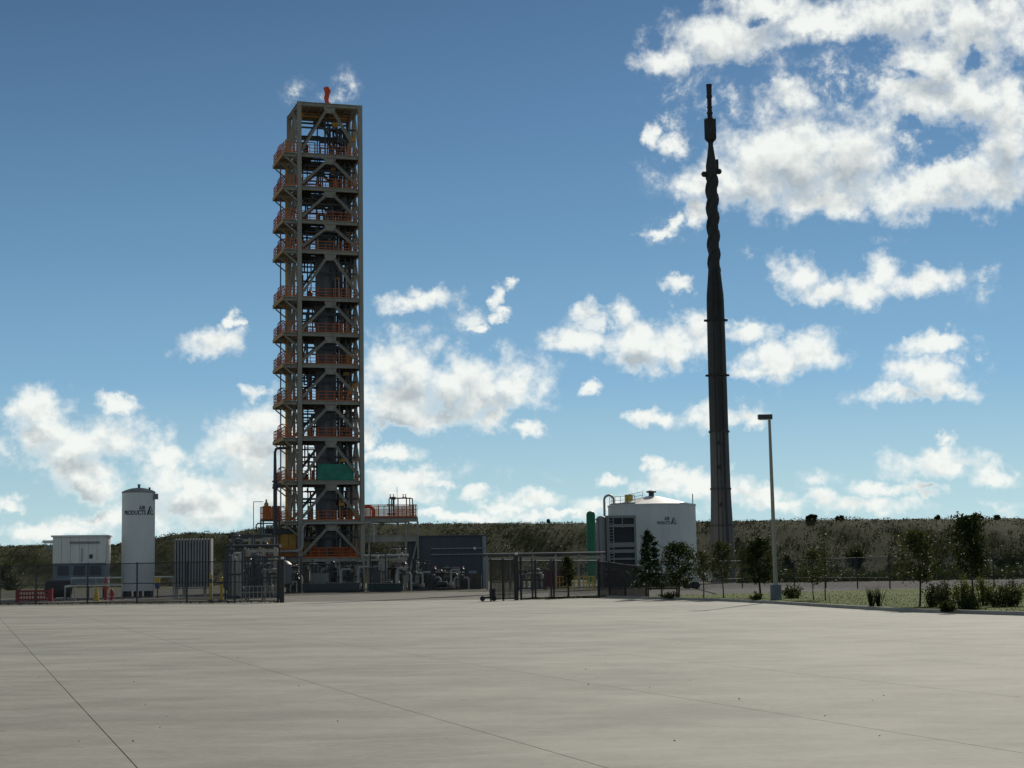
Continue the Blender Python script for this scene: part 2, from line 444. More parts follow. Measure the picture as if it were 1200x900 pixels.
# ------------------------------------------------------------------ mesh helpers
class MB:
    def __init__(s):
        s.v, s.f, s.uv = [], [], None

    def add(s, vs, fs):
        o = len(s.v)
        s.v += [tuple(p) for p in vs]
        s.f += [tuple(i + o for i in f) for f in fs]
        return s

    def box(s, c, size, rz=0.0):
        cx, cy, cz = c
        a, b, h = size[0] / 2, size[1] / 2, size[2] / 2
        ca, sa = math.cos(rz), math.sin(rz)
        vs = []
        for z in (-h, h):
            for x, y in ((-a, -b), (a, -b), (a, b), (-a, b)):
                vs.append((cx + x * ca - y * sa, cy + x * sa + y * ca, cz + z))
        return s.add(vs, [(3, 2, 1, 0), (4, 5, 6, 7), (0, 1, 5, 4), (1, 2, 6, 5), (2, 3, 7, 6), (3, 0, 4, 7)])

    def bar(s, p0, p1, w, h=None):
        """rectangular bar between two points"""
        p0, p1 = Vector(p0), Vector(p1)
        h = h or w
        d = (p1 - p0).normalized()
        upv = Vector((0, 0, 1)) if abs(d.z) < 0.95 else Vector((0, 1, 0))
        x = d.cross(upv).normalized() * (w / 2)
        y = x.cross(d).normalized() * (h / 2)
        vs = [p + sx * x + sy * y for p in (p0, p1) for sx, sy in ((-1, -1), (1, -1), (1, 1), (-1, 1))]
        return s.add(vs, [(3, 2, 1, 0), (4, 5, 6, 7), (0, 1, 5, 4), (1, 2, 6, 5), (2, 3, 7, 6), (3, 0, 4, 7)])

    def ibeam(s, p0, p1, w, h, t=0.05):
        """I section: two flanges and a web"""
        p0, p1 = Vector(p0), Vector(p1)
        d = (p1 - p0).normalized()
        upv = Vector((0, 0, 1)) if abs(d.z) < 0.95 else Vector((0, 1, 0))
        x = d.cross(upv).normalized()
        y = x.cross(d).normalized()
        s.bar(p0 + y * (h / 2 - t / 2), p1 + y * (h / 2 - t / 2), w, t)
        s.bar(p0 - y * (h / 2 - t / 2), p1 - y * (h / 2 - t / 2), w, t)
        s.bar(p0, p1, t, h - 2 * t - 0.004)
        return s

    def tube(s, pts, r, n=8, cap=True):
        pts = [Vector(p) for p in pts]
        rs = r if isinstance(r, (list, tuple)) else [r] * len(pts)
        o = len(s.v)
        prev = None
        for i, p in enumerate(pts):
            if i == 0:
                d = pts[1] - p
            elif i == len(pts) - 1:
                d = p - pts[i - 1]
            else:
                d = (pts[i + 1] - p).normalized() + (p - pts[i - 1]).normalized()
            d = d.normalized() if d.length > 1e-9 else Vector((0, 0, 1))
            if prev is None:
                a = d.orthogonal().normalized()
            else:
                a = (prev - d * prev.dot(d)).normalized()
            prev = a
            b = d.cross(a)
            for k in range(n):
                t = 2 * PI * k / n
                s.v.append(tuple(p + (a * math.cos(t) + b * math.sin(t)) * rs[i]))
        for i in range(len(pts) - 1):
            for k in range(n):
                k2 = (k + 1) % n
                s.f.append((o + i * n + k, o + i * n + k2, o + (i + 1) * n + k2, o + (i + 1) * n + k))
        if cap:
            s.f.append(tuple(o + k for k in reversed(range(n))))
            s.f.append(tuple(o + (len(pts) - 1) * n + k for k in range(n)))
        return s

    def lathe(s, prof, n=24, c=(0, 0, 0)):
        o = len(s.v)
        for r, z in prof:
            for k in range(n):
                t = 2 * PI * k / n
                s.v.append((c[0] + r * math.cos(t), c[1] + r * math.sin(t), c[2] + z))
        for i in range(len(prof) - 1):
            for k in range(n):
                k2 = (k + 1) % n
                s.f.append((o + i * n + k, o + i * n + k2, o + (i + 1) * n + k2, o + (i + 1) * n + k))
        s.f.append(tuple(o + k for k in reversed(range(n))))
        s.f.append(tuple(o + (len(prof) - 1) * n + k for k in range(n)))
        return s

    def prism(s, poly, z0, z1):
        n = len(poly)
        vs = [(p[0], p[1], z0) for p in poly] + [(p[0], p[1], z1) for p in poly]
        fs = [tuple(reversed(range(n))), tuple(range(n, 2 * n))]
        fs += [(i, (i + 1) % n, n + (i + 1) % n, n + i) for i in range(n)]
        return s.add(vs, fs)

    def rail(s, pts, h=1.1, post=1.2, r=0.035, rails=(1.0, 0.52), kick=True):
        """guard rail along a polyline of floor points"""
        pts = [Vector(p) for p in pts]
        for a, b in zip(pts, pts[1:]):
            L = (b - a).length
            n = max(1, round(L / post))
            for i in range(n + 1):
                p = a.lerp(b, i / n)
                s.bar(p, p + Vector((0, 0, h)), r * 1.6)
            for k in rails:
                s.bar(a + Vector((0, 0, h * k)), b + Vector((0, 0, h * k)), r * 1.7)
            if kick:
                s.bar(a + Vector((0, 0, 0.09)), b + Vector((0, 0, 0.09)), 0.02, 0.16)
        return s

    def build(s, name, m, parent=None, smooth=False):
        me = bpy.data.meshes.new(name)
        me.from_pydata(s.v, [], s.f)
        me.materials.append(m)
        if smooth:
            me.polygons.foreach_set('use_smooth', [True] * len(me.polygons))
            try:
                me.set_sharp_from_angle(angle=R(40))
            except Exception:
                pass
        me.update()
        o = bpy.data.objects.new(name, me)
        C.objects.link(o)
        if parent is not None:
            o.parent = parent
        return o


def tag(o, label=None, cat=None, group=None, kind=None):
    for k, v in (('label', label), ('category', cat), ('group', group), ('kind', kind)):
        if v:
            o[k] = v
    return o


def thing(name, label, cat, loc=(0, 0, 0), rz=0.0, group=None):
    o = bpy.data.objects.new(name, None)
    o.empty_display_size = 0.3
    C.objects.link(o)
    o.location = loc
    o.rotation_euler = (0, 0, rz)
    return tag(o, label, cat, group)


def copy_tree(o, parent=None):
    c = o.copy()
    C.objects.link(c)
    if parent is not None:
        c.parent = parent
    for ch in list(o.children):
        copy_tree(ch, c)
    return c


def quads(name, cen, size, m, parent=None, upright=0.0, aspect=0.55, rng=NR):
    """many small leaf faces: centres (N,3), size scalar or (N,)"""
    N = len(cen)
    size = np.broadcast_to(np.asarray(size, float), (N,))
    d = rng.normal(size=(N, 3))
    d[:, 2] = d[:, 2] * (1 - upright) + upright * 2.2
    d /= np.linalg.norm(d, axis=1)[:, None]
    e = rng.normal(size=(N, 3))
    e -= d * (e * d).sum(1)[:, None]
    e /= np.linalg.norm(e, axis=1)[:, None]
    a = d * (size * 0.5)[:, None]
    b = e * (size * 0.5 * aspect)[:, None]
    V = np.stack([cen - a, cen + b, cen + a, cen - b], 1).reshape(-1, 3)
    me = bpy.data.meshes.new(name)
    me.vertices.add(4 * N)
    me.vertices.foreach_set('co', V.ravel())
    me.loops.add(4 * N)
    me.loops.foreach_set('vertex_index', np.arange(4 * N))
    me.polygons.add(N)
    me.polygons.foreach_set('loop_start', np.arange(N) * 4)
    me.materials.append(m)
    me.update(calc_edges=True)
    o = bpy.data.objects.new(name, me)
    C.objects.link(o)
    if parent is not None:
        o.parent = parent
    return o


# ------------------------------------------------------------------ ground
GA = R(17.7)                       # the plant grid is turned this far from the view
GX = Vector((math.cos(GA), math.sin(GA), 0))
GY = Vector((-math.sin(GA), math.cos(GA), 0))

tag(MB().add([(-9000, -9000, -0.10), (9000, -9000, -0.10), (9000, 9000, -0.10), (-9000, 9000, -0.10)], [(0, 1, 2, 3)])
    .build('ground', FIELD), kind='structure')
tag(MB().add([(-260, 60, -0.05), (9, 60, -0.05), (6, 104, -0.05), (60, 150, -0.05), (140, 170, -0.05), (140, 300, -0.05), (-260, 300, -0.05)],
             [(0, 1, 2, 3, 4, 5, 6)]).build('yard', YARD), kind='structure')

KERB = [(44, -30), (38, -11), (16.7, 55.7), (14.4, 62.6), (13.4, 71), (12.4, 82), (10.9, 92), (8.4, 101), (5.8, 111)]
EDGE = KERB + [(0.5, 108.5), (-0.6, 111), (-14.6, 114), (-15.2, 110.8), (-38, 121.5), (-95, 148), (-110, -30)]


def clip(poly, nx, ny, c, keep_le=True):
    out = []
    sgn = 1 if keep_le else -1
    for i, p in enumerate(poly):
        q = poly[(i + 1) % len(poly)]
        a = sgn * (p[0] * nx + p[1] * ny - c)
        b = sgn * (q[0] * nx + q[1] * ny - c)
        if a <= 0:
            out.append(p)
        if a * b < 0:
            t = a / (a - b)
            out.append((p[0] + (q[0] - p[0]) * t, p[1] + (q[1] - p[1]) * t))
    return out


plaza = MB().add([(x, y, -0.03) for x, y in EDGE], [tuple(range(len(EDGE)))]).build('plaza', JOINT)
tag(plaza, kind='structure')
s1 = gnd(161, 900).dot(GX)
s2 = gnd(712, 900).dot(GX)
step = s2 - s1
gapw = 0.006
for k in range(-22, 14):
    lo, hi = s1 + k * step + gapw, s1 + (k + 1) * step - gapw
    poly = clip(clip(EDGE, GX.x, GX.y, hi, True), GX.x, GX.y, lo, False)
    if len(poly) >= 3:
        MB().prism(poly, -0.028, 0.0).build('slab', PLAZA, plaza)


def offset(line, d):
    out = []
    for i, p in enumerate(line):
        a = Vector(line[max(0, i - 1)])
        b = Vector(line[min(len(line) - 1, i + 1)])
        t = (b - a).normalized()
        out.append((p[0] + t.y * d, p[1] - t.x * d))
    return out


k_in, k_out = offset(KERB, 0.01), offset(KERB, 0.22)
kb = MB()
nk = len(KERB)
for i in range(nk - 1):
    a0, a1, b0, b1 = k_in[i], k_in[i + 1], k_out[i], k_out[i + 1]
    kb.add([(*a0, -0.05), (*a1, -0.05), (*b1, -0.05), (*b0, -0.05), (a0[0], a0[1], 0.13), (a1[0], a1[1], 0.13), (*b1, 0.13), (*b0, 0.13)],
           [(4, 5, 6, 7), (0, 4, 5, 1)[::-1], (3, 2, 6, 7)[::-1]])
tag(kb.build('kerb', KERBM), kind='structure')
k_g = offset(KERB, 0.23)
verge = [(*p, 0.09) for p in k_g] + [(9, 112, 0.05), (40, 141, 0.03), (120, 160, 0.03), (160, 60, 0.05), (120, -30, 0.09)]
tag(MB().add(verge, [tuple(reversed(range(len(verge))))]).build('grass_verge', GRASSG), kind='structure')
tag(MB().add([(14, 118, 0.0), (60, 138, 0.0), (160, 150, 0.0), (170, 205, 0.0), (20, 205, 0.0)], [(0, 1, 2, 3, 4)]).build('access_road', ROADM), kind='structure')
tag(MB().add([(-18, 112, -0.02), (2, 110, -0.02), (3, 150, -0.02), (-6, 168, -0.02), (-26, 150, -0.02)], [(0, 1, 2, 3, 4)])
    .build('gravel_drive', GRAVEL), kind='structure')
tag(MB().add([(-90, 128, -0.02), (-40, 124, -0.02), (-28, 140, -0.02), (-32, 172, -0.02), (-95, 172, -0.02)], [(0, 1, 2, 3, 4)])
    .build('gravel_pad', GRAVEL), kind='structure')

# pebbles and crumbs lying about on the slabs
mb = MB()
for i in range(34):
    px, py = rnd.uniform(20, 1180), 900 - 170 * rnd.random() ** 0.6
    p = gnd(px, py)
    r = rnd.uniform(0.005, 0.013)
    mb.lathe([(r * 0.6, 0), (r, r * 0.4), (r * 0.5, r)], 5, (p.x, p.y, 0))
tag(mb.build('scattered_pebbles', STEEL_DK), 'small dark pebbles and crumbs scattered over the concrete', None, kind='stuff')

# hill: crest line in photo pixels at the crest distance
CRX = [-900, 0, 55, 125, 165, 195, 215, 265, 290, 330, 420, 500, 700, 860, 960, 1060, 1200, 2200]
CRY = [640, 637, 635, 636, 631, 624, 621, 622, 617, 614, 610, 610.5, 609.5, 607.5, 605.5, 605, 604, 602]
HD0, HD1 = 440.0, 485.0


def crest(az):
    px = 600 + math.tan(max(-1.0, min(1.0, az))) * F
    py = float(np.interp(px, CRX, CRY))
    pz = hz(min(max(px, -300), 1500), py, HD1)
    return pz


def hill_z(az, D):
    t = (D - HD0) / (HD1 - HD0)
    t = max(0.0, min(1.0, t))
    s = t * t * (3 - 2 * t) * 0.35 + t * 0.65
    n = 0.9 * math.sin(az * 71 + D * 0.09) * math.sin(az * 37 - D * 0.05) + 0.5 * math.sin(az * 173 + D * 0.21)
    return -0.3 + (crest(az) - 0.6) * s + n * 0.8 * math.sin(PI * min(1, t)) + (0 if D <= HD1 else -(D - HD1) * 0.004)


azs = [R(a) for a in np.arange(-62, 62.01, 0.4)]
Ds = [436, 440, 444, 448, 453, 458, 463, 468, 473, 478, 482, 485, 490, 505, 560, 700]
mb = MB()
for D in Ds:
    for a in azs:
        mb.v.append((math.tan(a) * D if abs(a) < 1.2 else 0, D, hill_z(a, D) if D > 436 else -1.0))
na = len(azs)
for i in range(len(Ds) - 1):
    for j in range(na - 1):
        mb.f.append((i * na + j, i * na + j + 1, (i + 1) * na + j + 1, (i + 1) * na + j))
tag(mb.build('hill', SOIL, smooth=True), kind='structure')

# scrub on the slope and along its foot: a mass nobody could count
cen, siz = [], []
for i in range(13000):
    a = rnd.uniform(-0.40, 0.40)
    D = HD0 - 4 + (HD1 - HD0 + 5) * rnd.random()
    x = math.tan(a) * D
    dens_n = math.sin(x * 0.11 + D * 0.07) + math.sin(x * 0.043 - D * 0.17) + math.sin(x * 0.31) * 0.6
    if rnd.random() > 0.72 + 0.22 * dens_n:
        continue
    big = rnd.random() ** 3
    h = 0.18 + 0.8 * big
    z0 = hill_z(a, D)
    for k in range(int(6 + 8 * big)):
        cen.append((x + rnd.gauss(0, 0.6 * h), D + rnd.gauss(0, 0.5 * h), z0 + rnd.random() * h))
        siz.append(rnd.uniform(0.22, 0.5) * (0.7 + 0.6 * big))
for i in range(1000):      # ragged crest
    a = rnd.uniform(-0.40, 0.40)
    x = math.tan(a) * HD1
    h = 0.08 + 0.5 * rnd.random() ** 4 + (0.3 if math.sin(x * 0.17) + math.sin(x * 0.071 + 1) > 1.0 else 0)
    cpx = 600 + math.tan(a) * F
    if 935 < cpx < 1060 or 1085 < cpx < 1175:
        h += 0.9 * max(0.0, math.sin(cpx * 0.16) + 0.5 * math.sin(cpx * 0.41)) * rnd.random()
    z0 = hill_z(a, HD1)
    for k in range(9):
        cen.append((x + rnd.gauss(0, 0.5), HD1 + rnd.gauss(0, 1), z0 + rnd.random() * h))
        siz.append(rnd.uniform(0.25, 0.5))
tag(quads('hillside_scrub', np.array(cen), np.array(siz), LEAF_SC), 'low dark scrub covering the long hillside', None, kind='stuff')

cen, siz = [], []
for i in range(900):
    px = rnd.uniform(862, 1290)
    D = rnd.uniform(222, 268)
    x = (px - 600) / F * D
    h = 0.7 + 2.1 * rnd.random() ** 1.6 * (0.6 + 0.4 * math.sin(x * 0.35))
    for k in range(26):
        cen.append((x + rnd.gauss(0, 0.45 * h), D + rnd.gauss(0, 0.4 * h), -0.1 + rnd.random() * h))
        siz.append(rnd.uniform(0.25, 0.6))
tag(quads('roadside_scrub', np.array(cen), np.array(siz), LEAF_DK), 'dark scrub growing along the far side of the access road', None, kind='stuff')

# lawn blades
cen, siz = [], []
vp = [(p[0], p[1]) for p in verge]
for i in range(9000):
    px = rnd.uniform(770, 1230)
    D = rnd.uniform(58, 140) if rnd.random() < 0.5 else rnd.uniform(58, 100)
    x = (px - 600) / F * D
    kx = float(np.interp(D, [k[1] for k in k_g[1:]], [k[0] for k in k_g[1:]])) + 0.1
    if x < kx or D > 110 + (x - 9) * 0.9:
        continue
    cen.append((x, D, 0.10))
    siz.append(rnd.uniform(0.04, 0.10))
tag(quads('lawn_blades', np.array(cen), np.array(siz), LEAF_GR, upright=0.8, aspect=0.4), 'short sunlit grass behind the kerb', None, kind='stuff')

# ------------------------------------------------------------------ process tower (large structure)
TD = 200.0
P0 = base(351.5, TD, 692)
tower = thing('process_tower', 'tall grey open steel tower full of floors, braces and orange railings', 'process tower', P0, GA)
LEV_PX = [654, 610, 563, 512, 469, 426, 389, 347.5, 292, 257, 218, 179, 119]
LEV = [hz(351, y, TD) for y in LEV_PX]
TW, TDP = 7.45, 6.7
TOP = LEV[-1]


def TP(u, v, z):
    """tower coordinates -> world"""
    return P0 + GX * u + GY * v + Vector((0, 0, z))


def tpart(mb, name, m, parent=tower, smooth=False):
    return mb.build(name, m, parent, smooth)


for (u, v) in ((0, 0), (TW, 0), (0, TDP), (TW, TDP)):
    mb = MB()
    mb.ibeam((u, v, 0.25), (u, v, TOP), 0.5, 0.5, 0.07)
    mb.box((u, v, 0.12), (0.9, 0.9, 0.24))
    tpart(mb, 'column', STEEL)
tpart(MB().ibeam((TW + 0.02, TDP * 0.5, 0.02), (TW + 0.02, TDP * 0.5, TOP - 0.4), 0.36, 0.36, 0.06), 'column', STEEL)
tpart(MB().ibeam((-0.02, TDP * 0.52, 0.02), (-0.02, TDP * 0.52, TOP - 0.4), 0.3, 0.3, 0.05), 'column', STEEL)

zs = [0.0] + LEV
for i in range(1, len(zs)):
    z, z0 = zs[i], zs[i - 1]
    last = i == len(zs) - 1
    bh = 0.46
    zc = z - bh / 2
    e = 0.28
    # perimeter beams
    for a, b in (((e, 0, zc), (TW - e, 0, zc)), ((e, TDP, zc), (TW - e, TDP, zc)), ((0, e, zc), (0, TDP - e, zc)), ((TW, e, zc), (TW, TDP - e, zc))):
        tpart(MB().ibeam(a, b, 0.32, bh, 0.06), 'beam', STEEL)
    # chevron bracing front and back, one gusset plate under each beam
    mid = TW / 2
    gy = z - bh
    for v, sgn in ((0.0, 1), (TDP, -1)):
        tpart(MB().add([(mid - 0.75, v - 0.04, gy), (mid + 0.75, v - 0.04, gy), (mid + 0.5, v - 0.04, gy - 0.75), (mid - 0.5, v - 0.04, gy - 0.75),
                        (mid - 0.75, v + 0.04, gy), (mid + 0.75, v + 0.04, gy), (mid + 0.5, v + 0.04, gy - 0.75), (mid - 0.5, v + 0.04, gy - 0.75)],
                       [(0, 3, 2, 1), (4, 5, 6, 7), (0, 1, 5, 4), (1, 2, 6, 5), (2, 3, 7, 6), (3, 0, 4, 7)]), 'gusset_plate', STEEL)
        for s in (-1, 1):
            tpart(MB().ibeam((mid + s * 0.45, v, gy - 0.45), (mid + s * (TW / 2 - 0.3), v, z0 + 0.35), 0.28, 0.30, 0.06), 'brace', STEEL)
    for u in (0.0, TW):
        for s in (-1, 1):
            tpart(MB().bar((u, TDP / 2 + s * 0.3, gy - 0.1), (u, TDP / 2 + s * (TDP / 2 - 0.3), z0 + 0.3), 0.2, 0.2), 'brace', STEEL)
    if last:
        # open roof framing
        for k in range(1, 5):
            u = TW * k / 5
            tpart(MB().bar((u, 0.2, z - 0.3), (u, TDP - 0.2, z - 0.3), 0.16, 0.3), 'roof_joist', STEEL)
        tpart(MB().box((TW * 0.5, TDP * 0.53, z - 0.12), (TW - 0.6, TDP * 0.86, 0.08)), 'roof_grating', mat('pale_soffit', (0.42, 0.38, 0.27), 0.7))
        for q in range(9):
            tpart(MB().bar((0.3, 0.8 + q * 0.68, z - 0.24), (TW - 0.3, 0.8 + q * 0.68, z - 0.24), 0.08, 0.14), 'purlin', STEEL)
        tpart(MB().ibeam((0.3, 3.2, z0 + 2.7), (TW - 0.3, 3.2, z0 + 2.7), 0.3, 0.5, 0.05), 'crane_beam', STEEL_DK)
        tpart(MB().ibeam((0.3, TDP * 0.45, z - 0.75), (TW - 0.3, TDP * 0.45, z - 0.75), 0.3, 0.5, 0.06), 'hoist_beam', OCHRE)
        break
    # floor: grating on joists, with an opening for the vessel in the middle
    mb = MB()
    o0, o1, p0, p1 = TW * 0.30, TW * 0.74, TDP * 0.22, TDP * 0.72
    ft = z - 0.06
    mb.box((o0 / 2, TDP / 2, ft), (o0 - 0.35, TDP - 0.4, 0.07))
    mb.box(((o1 + TW) / 2, TDP / 2, ft), (TW - o1 - 0.35, TDP - 0.4, 0.07))
    mb.box(((o0 + o1) / 2, (p0) / 2 + 0.1, ft), (o1 - o0 + 0.34, p0 - 0.22, 0.068))
    mb.box(((o0 + o1) / 2, (p1 + TDP) / 2 - 0.1, ft), (o1 - o0 + 0.34, TDP - p1 - 0.22, 0.068))
    tpart(mb, 'floor_grating', GRATE)
    mb = MB()
    for k in range(1, 4):
        mb.bar((0.2, TDP * k / 4, z - 0.26), (TW - 0.2, TDP * k / 4, z - 0.26), 0.12, 0.28)
    tpart(mb, 'floor_joist', STEEL_DK)
    # orange railings inside the front and back faces
    tpart(MB().rail([(0.4, 0.34, z), (TW - 0.4, 0.34, z)], 1.15, 0.9, 0.04, (1.0, 0.66, 0.33)), 'railing', ORANGE)
    tpart(MB().rail([(0.4, TDP - 0.34, z), (TW - 0.4, TDP - 0.34, z)], 1.15, 1.2, 0.03), 'railing', ORANGE)
    tpart(MB().rail([(TW - 0.3, 0.5, z), (TW - 0.3, TDP - 0.5, z)], 1.15, 1.2, 0.03), 'railing', ORANGE)
    # left balcony on brackets
    bw = 1.75
    bal = tpart(MB().box((-bw / 2 - 0.3, TDP * 0.5, z - 0.09), (bw - 0.2, TDP + 0.6, 0.10)), 'balcony', STEEL)
    for v in (0.0, TDP * 0.5, TDP):
        tpart(MB().ibeam((-0.3, v, z - 0.34), (-bw - 0.2, v, z - 0.34), 0.2, 0.36, 0.05), 'bracket_beam', STEEL, bal)
        tpart(MB().bar((-0.2, v, z - 1.75), (-bw + 0.05, v, z - 0.55), 0.14), 'bracket_brace', STEEL, bal)
    tpart(MB().box((-bw - 0.2, TDP * 0.5, z - 0.24), (0.12, TDP + 0.62, 0.40)), 'fascia', OCHRE, bal)
    a = [(-bw - 0.12, -0.2, z), (-bw - 0.12, TDP + 0.2, z)]
    tpart(MB().rail([(-0.35, -0.22, z), a[0], a[1]], 1.15, 0.8, 0.045, (1.0, 0.66, 0.33)), 'railing', ORANGE, bal)
    tpart(MB().rail([a[1], (-0.4, TDP + 0.22, z)], 1.15, 0.8, 0.05, (1.0, 0.66, 0.33)), 'railing', YELLOW, bal)
    # ladder up to this balcony from the one below, with a hoop cage top
    if i > 1:
        zb = zs[i - 1]
        lu, lv = -bw + 0.15, TDP * 0.55
        mb = MB()
        for dv in (-0.25, 0.25):
            mb.bar((lu, lv + dv, zb), (lu, lv + dv, z + 1.1), 0.07)
        for k in range(int((z - zb) / 0.3)):
            mb.bar((lu, lv - 0.25, zb + 0.2 + k * 0.3), (lu, lv + 0.25, zb + 0.2 + k * 0.3), 0.035)
        lad = tpart(mb, 'ladder', STEEL_DK)
        mb = MB()
        for v0 in (lv - 0.45, lv + 0.45):
            pts = [(-bw - 0.12, v0, z)] + [(-bw + 0.33 - 0.45 * math.cos(t), v0, z + 1.35 + 0.45 * math.sin(t)) for t in np.linspace(0, PI, 7)] + [(-bw + 0.78, v0, z)]
            mb.tube(pts, 0.045, 5)
        mb.bar((-bw + 0.33, lv - 0.45, z + 1.8), (-bw + 0.33, lv + 0.45, z + 1.8), 0.06)
        tpart(mb, 'hoop_guard', STEEL_DK if i % 2 else ORANGE, lad)

# big ochre riser and other pipes clamped to the tower
tpart(MB().tube([(-0.15, TDP + 0.1, 0.3), (-0.15, TDP + 0.1, TOP - 3)], 0.34, 12), 'riser_pipe', OCHRE, smooth=True)
tpart(MB().tube([(0.35, TDP * 0.8, 0.3), (0.35, TDP * 0.8, TOP - 6)], 0.14, 8), 'riser_pipe', STEEL_LT, smooth=True)
for k, (u, v, r, m) in enumerate([(4.9, 4.8, 0.16, VESSEL), (5.35, 5.4, 0.22, VESSEL), (5.8, 4.6, 0.13, STEEL_DK), (6.2, 5.5, 0.24, VESSEL), (6.65, 4.9, 0.15, STEEL_DK),
                                  (6.95, 3.9, 0.18, VESSEL), (6.9, 5.9, 0.2, STEEL_DK), (5.1, 1.6, 0.09, STEEL_LT), (6.0, 2.0, 0.12, VESSEL), (6.5, 1.3, 0.10, STEEL_DK),
                                  (1.3, 5.6, 0.12, STEEL_DK), (0.9, 3.2, 0.1, STEEL_DK), (2.1, 5.9, 0.08, STEEL_DK)]):
    ztop = TOP - (2.2 if k in (3, 6) else 4 + 3.1 * (k % 4))
    tpart(MB().tube([(u, v, 0.3), (u, v, ztop), (u - 0.5, v + 0.2, ztop + 0.5), (u - 1.4, v + 0.2, ztop + 0.5)], r, 8), 'pipe', m, smooth=True)
# cross-over pipes, cable trays and small equipment on the floors
er = random.Random(3)
for i in range(1, len(zs) - 1):
    z = zs[i]
    nx = zs[i + 1] - z
    for k in range(6):
        u0, v0 = er.uniform(0.6, 6.4), er.uniform(1.0, 6.2)
        hh = er.uniform(1.2, nx - 0.8)
        r = er.uniform(0.07, 0.16)
        u1 = min(TW - 0.4, max(0.4, u0 + er.uniform(-4, 4)))
        tpart(MB().tube([(u0, v0, z), (u0, v0, z + hh), (u0, v0, z + hh + 0.01), (u1, v0 + 0.3, z + hh), (u1, v0 + 0.3, z + nx - 0.6)], r, 7), 'pipe', er.choice([VESSEL, STEEL_DK, STEEL_LT, STEEL_DK]))
    for k in range(2):
        u0, v0 = er.uniform(0.8, 2.4) if k == 0 else er.uniform(5.2, 6.6), er.uniform(2.2, 5.6)
        r, h = er.uniform(0.25, 0.5), er.uniform(1.0, 2.0)
        tpart(MB().lathe([(r * 0.5, 0), (r, 0.18), (r, h), (r * 0.6, h + 0.18), (r * 0.2, h + 0.25), (r * 0.2, h + 0.5)], 10, (u0, v0, z)), 'pot', er.choice([VESSEL, STEEL_DK, ORANGE]), smooth=True)
    mb = MB()
    mb.box((TW * 0.5, TDP * 0.85, z + nx - 1.05), (TW - 1.0, 0.5, 0.12))
    mb.box((TW * 0.5, TDP * 0.15 + 0.2, z + nx - 1.2), (TW - 1.6, 0.3, 0.1))
    tpart(mb, 'cable_tray', STEEL_DK)
    # slotted panels shield the right-hand stair shaft
    mb = MB()
    for k in range(5):
        mb.box((5.0 + k * 0.44, TDP - 0.55, z + nx * 0.45), (0.26, 0.05, nx * 0.72))
    tpart(mb, 'wind_panel', STEEL_DK)
    mb = MB()
    mb.bar((0.3, 1.1, z + nx * 0.55), (TW - 0.3, 1.1, z + nx * 0.55), 0.12, 0.22)
    mb.bar((0.3, TDP - 1.1, z + nx * 0.5), (TW - 0.3, TDP - 1.1, z + nx * 0.5), 0.12, 0.2)
    for k in range(3):
        x = er.uniform(0.7, TW - 0.7)
        mb.bar((x, er.uniform(0.8, 5.8), z), (x, er.uniform(0.8, 5.8), z + nx - 0.5), 0.14)
    tpart(mb, 'support_frame', STEEL_DK)
    mb = MB()
    for k in range(4):
        x, y = er.uniform(4.7, 6.9), er.uniform(1.0, 2.6)
        tpart(MB().box((x, y, z + er.uniform(0.5, nx - 0.9)), (er.uniform(0.3, 0.8), 0.4, er.uniform(0.3, 0.9))), 'instrument_box', er.choice([STEEL_DK, OCHRE, VESSEL]))
    # stair flight inside
    mb = MB()
    su = 4.9 if i % 2 else 6.9
    eu = 6.9 if i % 2 else 4.9
    for dv in (0, 0.8):
        mb.bar((su, TDP - 1.9 + dv, z), (eu, TDP - 1.9 + dv, z + nx), 0.06, 0.26)
    for k in range(12):
        t = (k + 0.5) / 12
        mb.box((su + (eu - su) * t, TDP - 1.5, z + nx * t), (0.25, 0.78, 0.04))
    tpart(mb, 'stair_flight', STEEL_DK)
# long grey process pipe that turns down along the front left column
zz = LEV[1] - 0.35
tpart(MB().tube([(8.7, -0.5, 5.6), (8.7, -0.5, zz - 0.4), (8.4, -0.5, zz), (0.75, -0.5, zz), (0.4, -0.5, zz - 0.2), (0.22, -0.5, zz - 0.6), (0.22, -0.5, zz - 2.6), (0.05, -0.5, zz - 3.0),
                 (-0.3, -0.5, zz - 3.2), (-4.0, -0.5, zz - 3.25)], 0.16, 8), 'process_pipe', STEEL_LT, smooth=True)

# exchanger column standing in the middle of the steel
vz = LEV[2] + 0.4
prof = [(0.5, 2.0), (1.1, 2.6), (1.3, 3.4), (1.3, LEV[1] - 0.5), (1.42, LEV[1] - 0.45), (1.42, LEV[1] - 0.1), (1.25, LEV[1])]
for i in range(2, 9):
    prof += [(1.25, LEV[i] - 0.6), (1.45, LEV[i] - 0.55), (1.45, LEV[i] - 0.25), (1.25, LEV[i] - 0.2)]
prof += [(1.25, LEV[8] - 1.3 + 3.0), (0.9, LEV[8] + 2.6), (0.35, LEV[8] + 3.0), (0.3, LEV[9] + 1.5)]
prof = [p for i, p in enumerate(prof) if i == 0 or p[1] > prof[i - 1][1]]
vt = thing('exchanger_vessel', 'tall dark cylindrical vessel standing inside the steel tower', 'vessel', TP(3.8, 3.2, 0), GA)
MB().lathe(prof, 20).build('shell', VESSEL, vt, True)
for k in range(4):
    a = PI / 4 + k * PI / 2
    MB().bar((1.1 * math.cos(a), 1.1 * math.sin(a), 0), (1.1 * math.cos(a), 1.1 * math.sin(a), 3.0), 0.3).build('leg', STEEL_DK, vt)
for k, i in enumerate((2, 4, 6)):
    MB().tube([(-1.2, -0.4, LEV[i] + 1.8), (-2.2, -0.5, LEV[i] + 1.8), (-2.2, -0.5, LEV[i] + 3.4)], 0.16, 8).build('nozzle', VESSEL, vt, True)

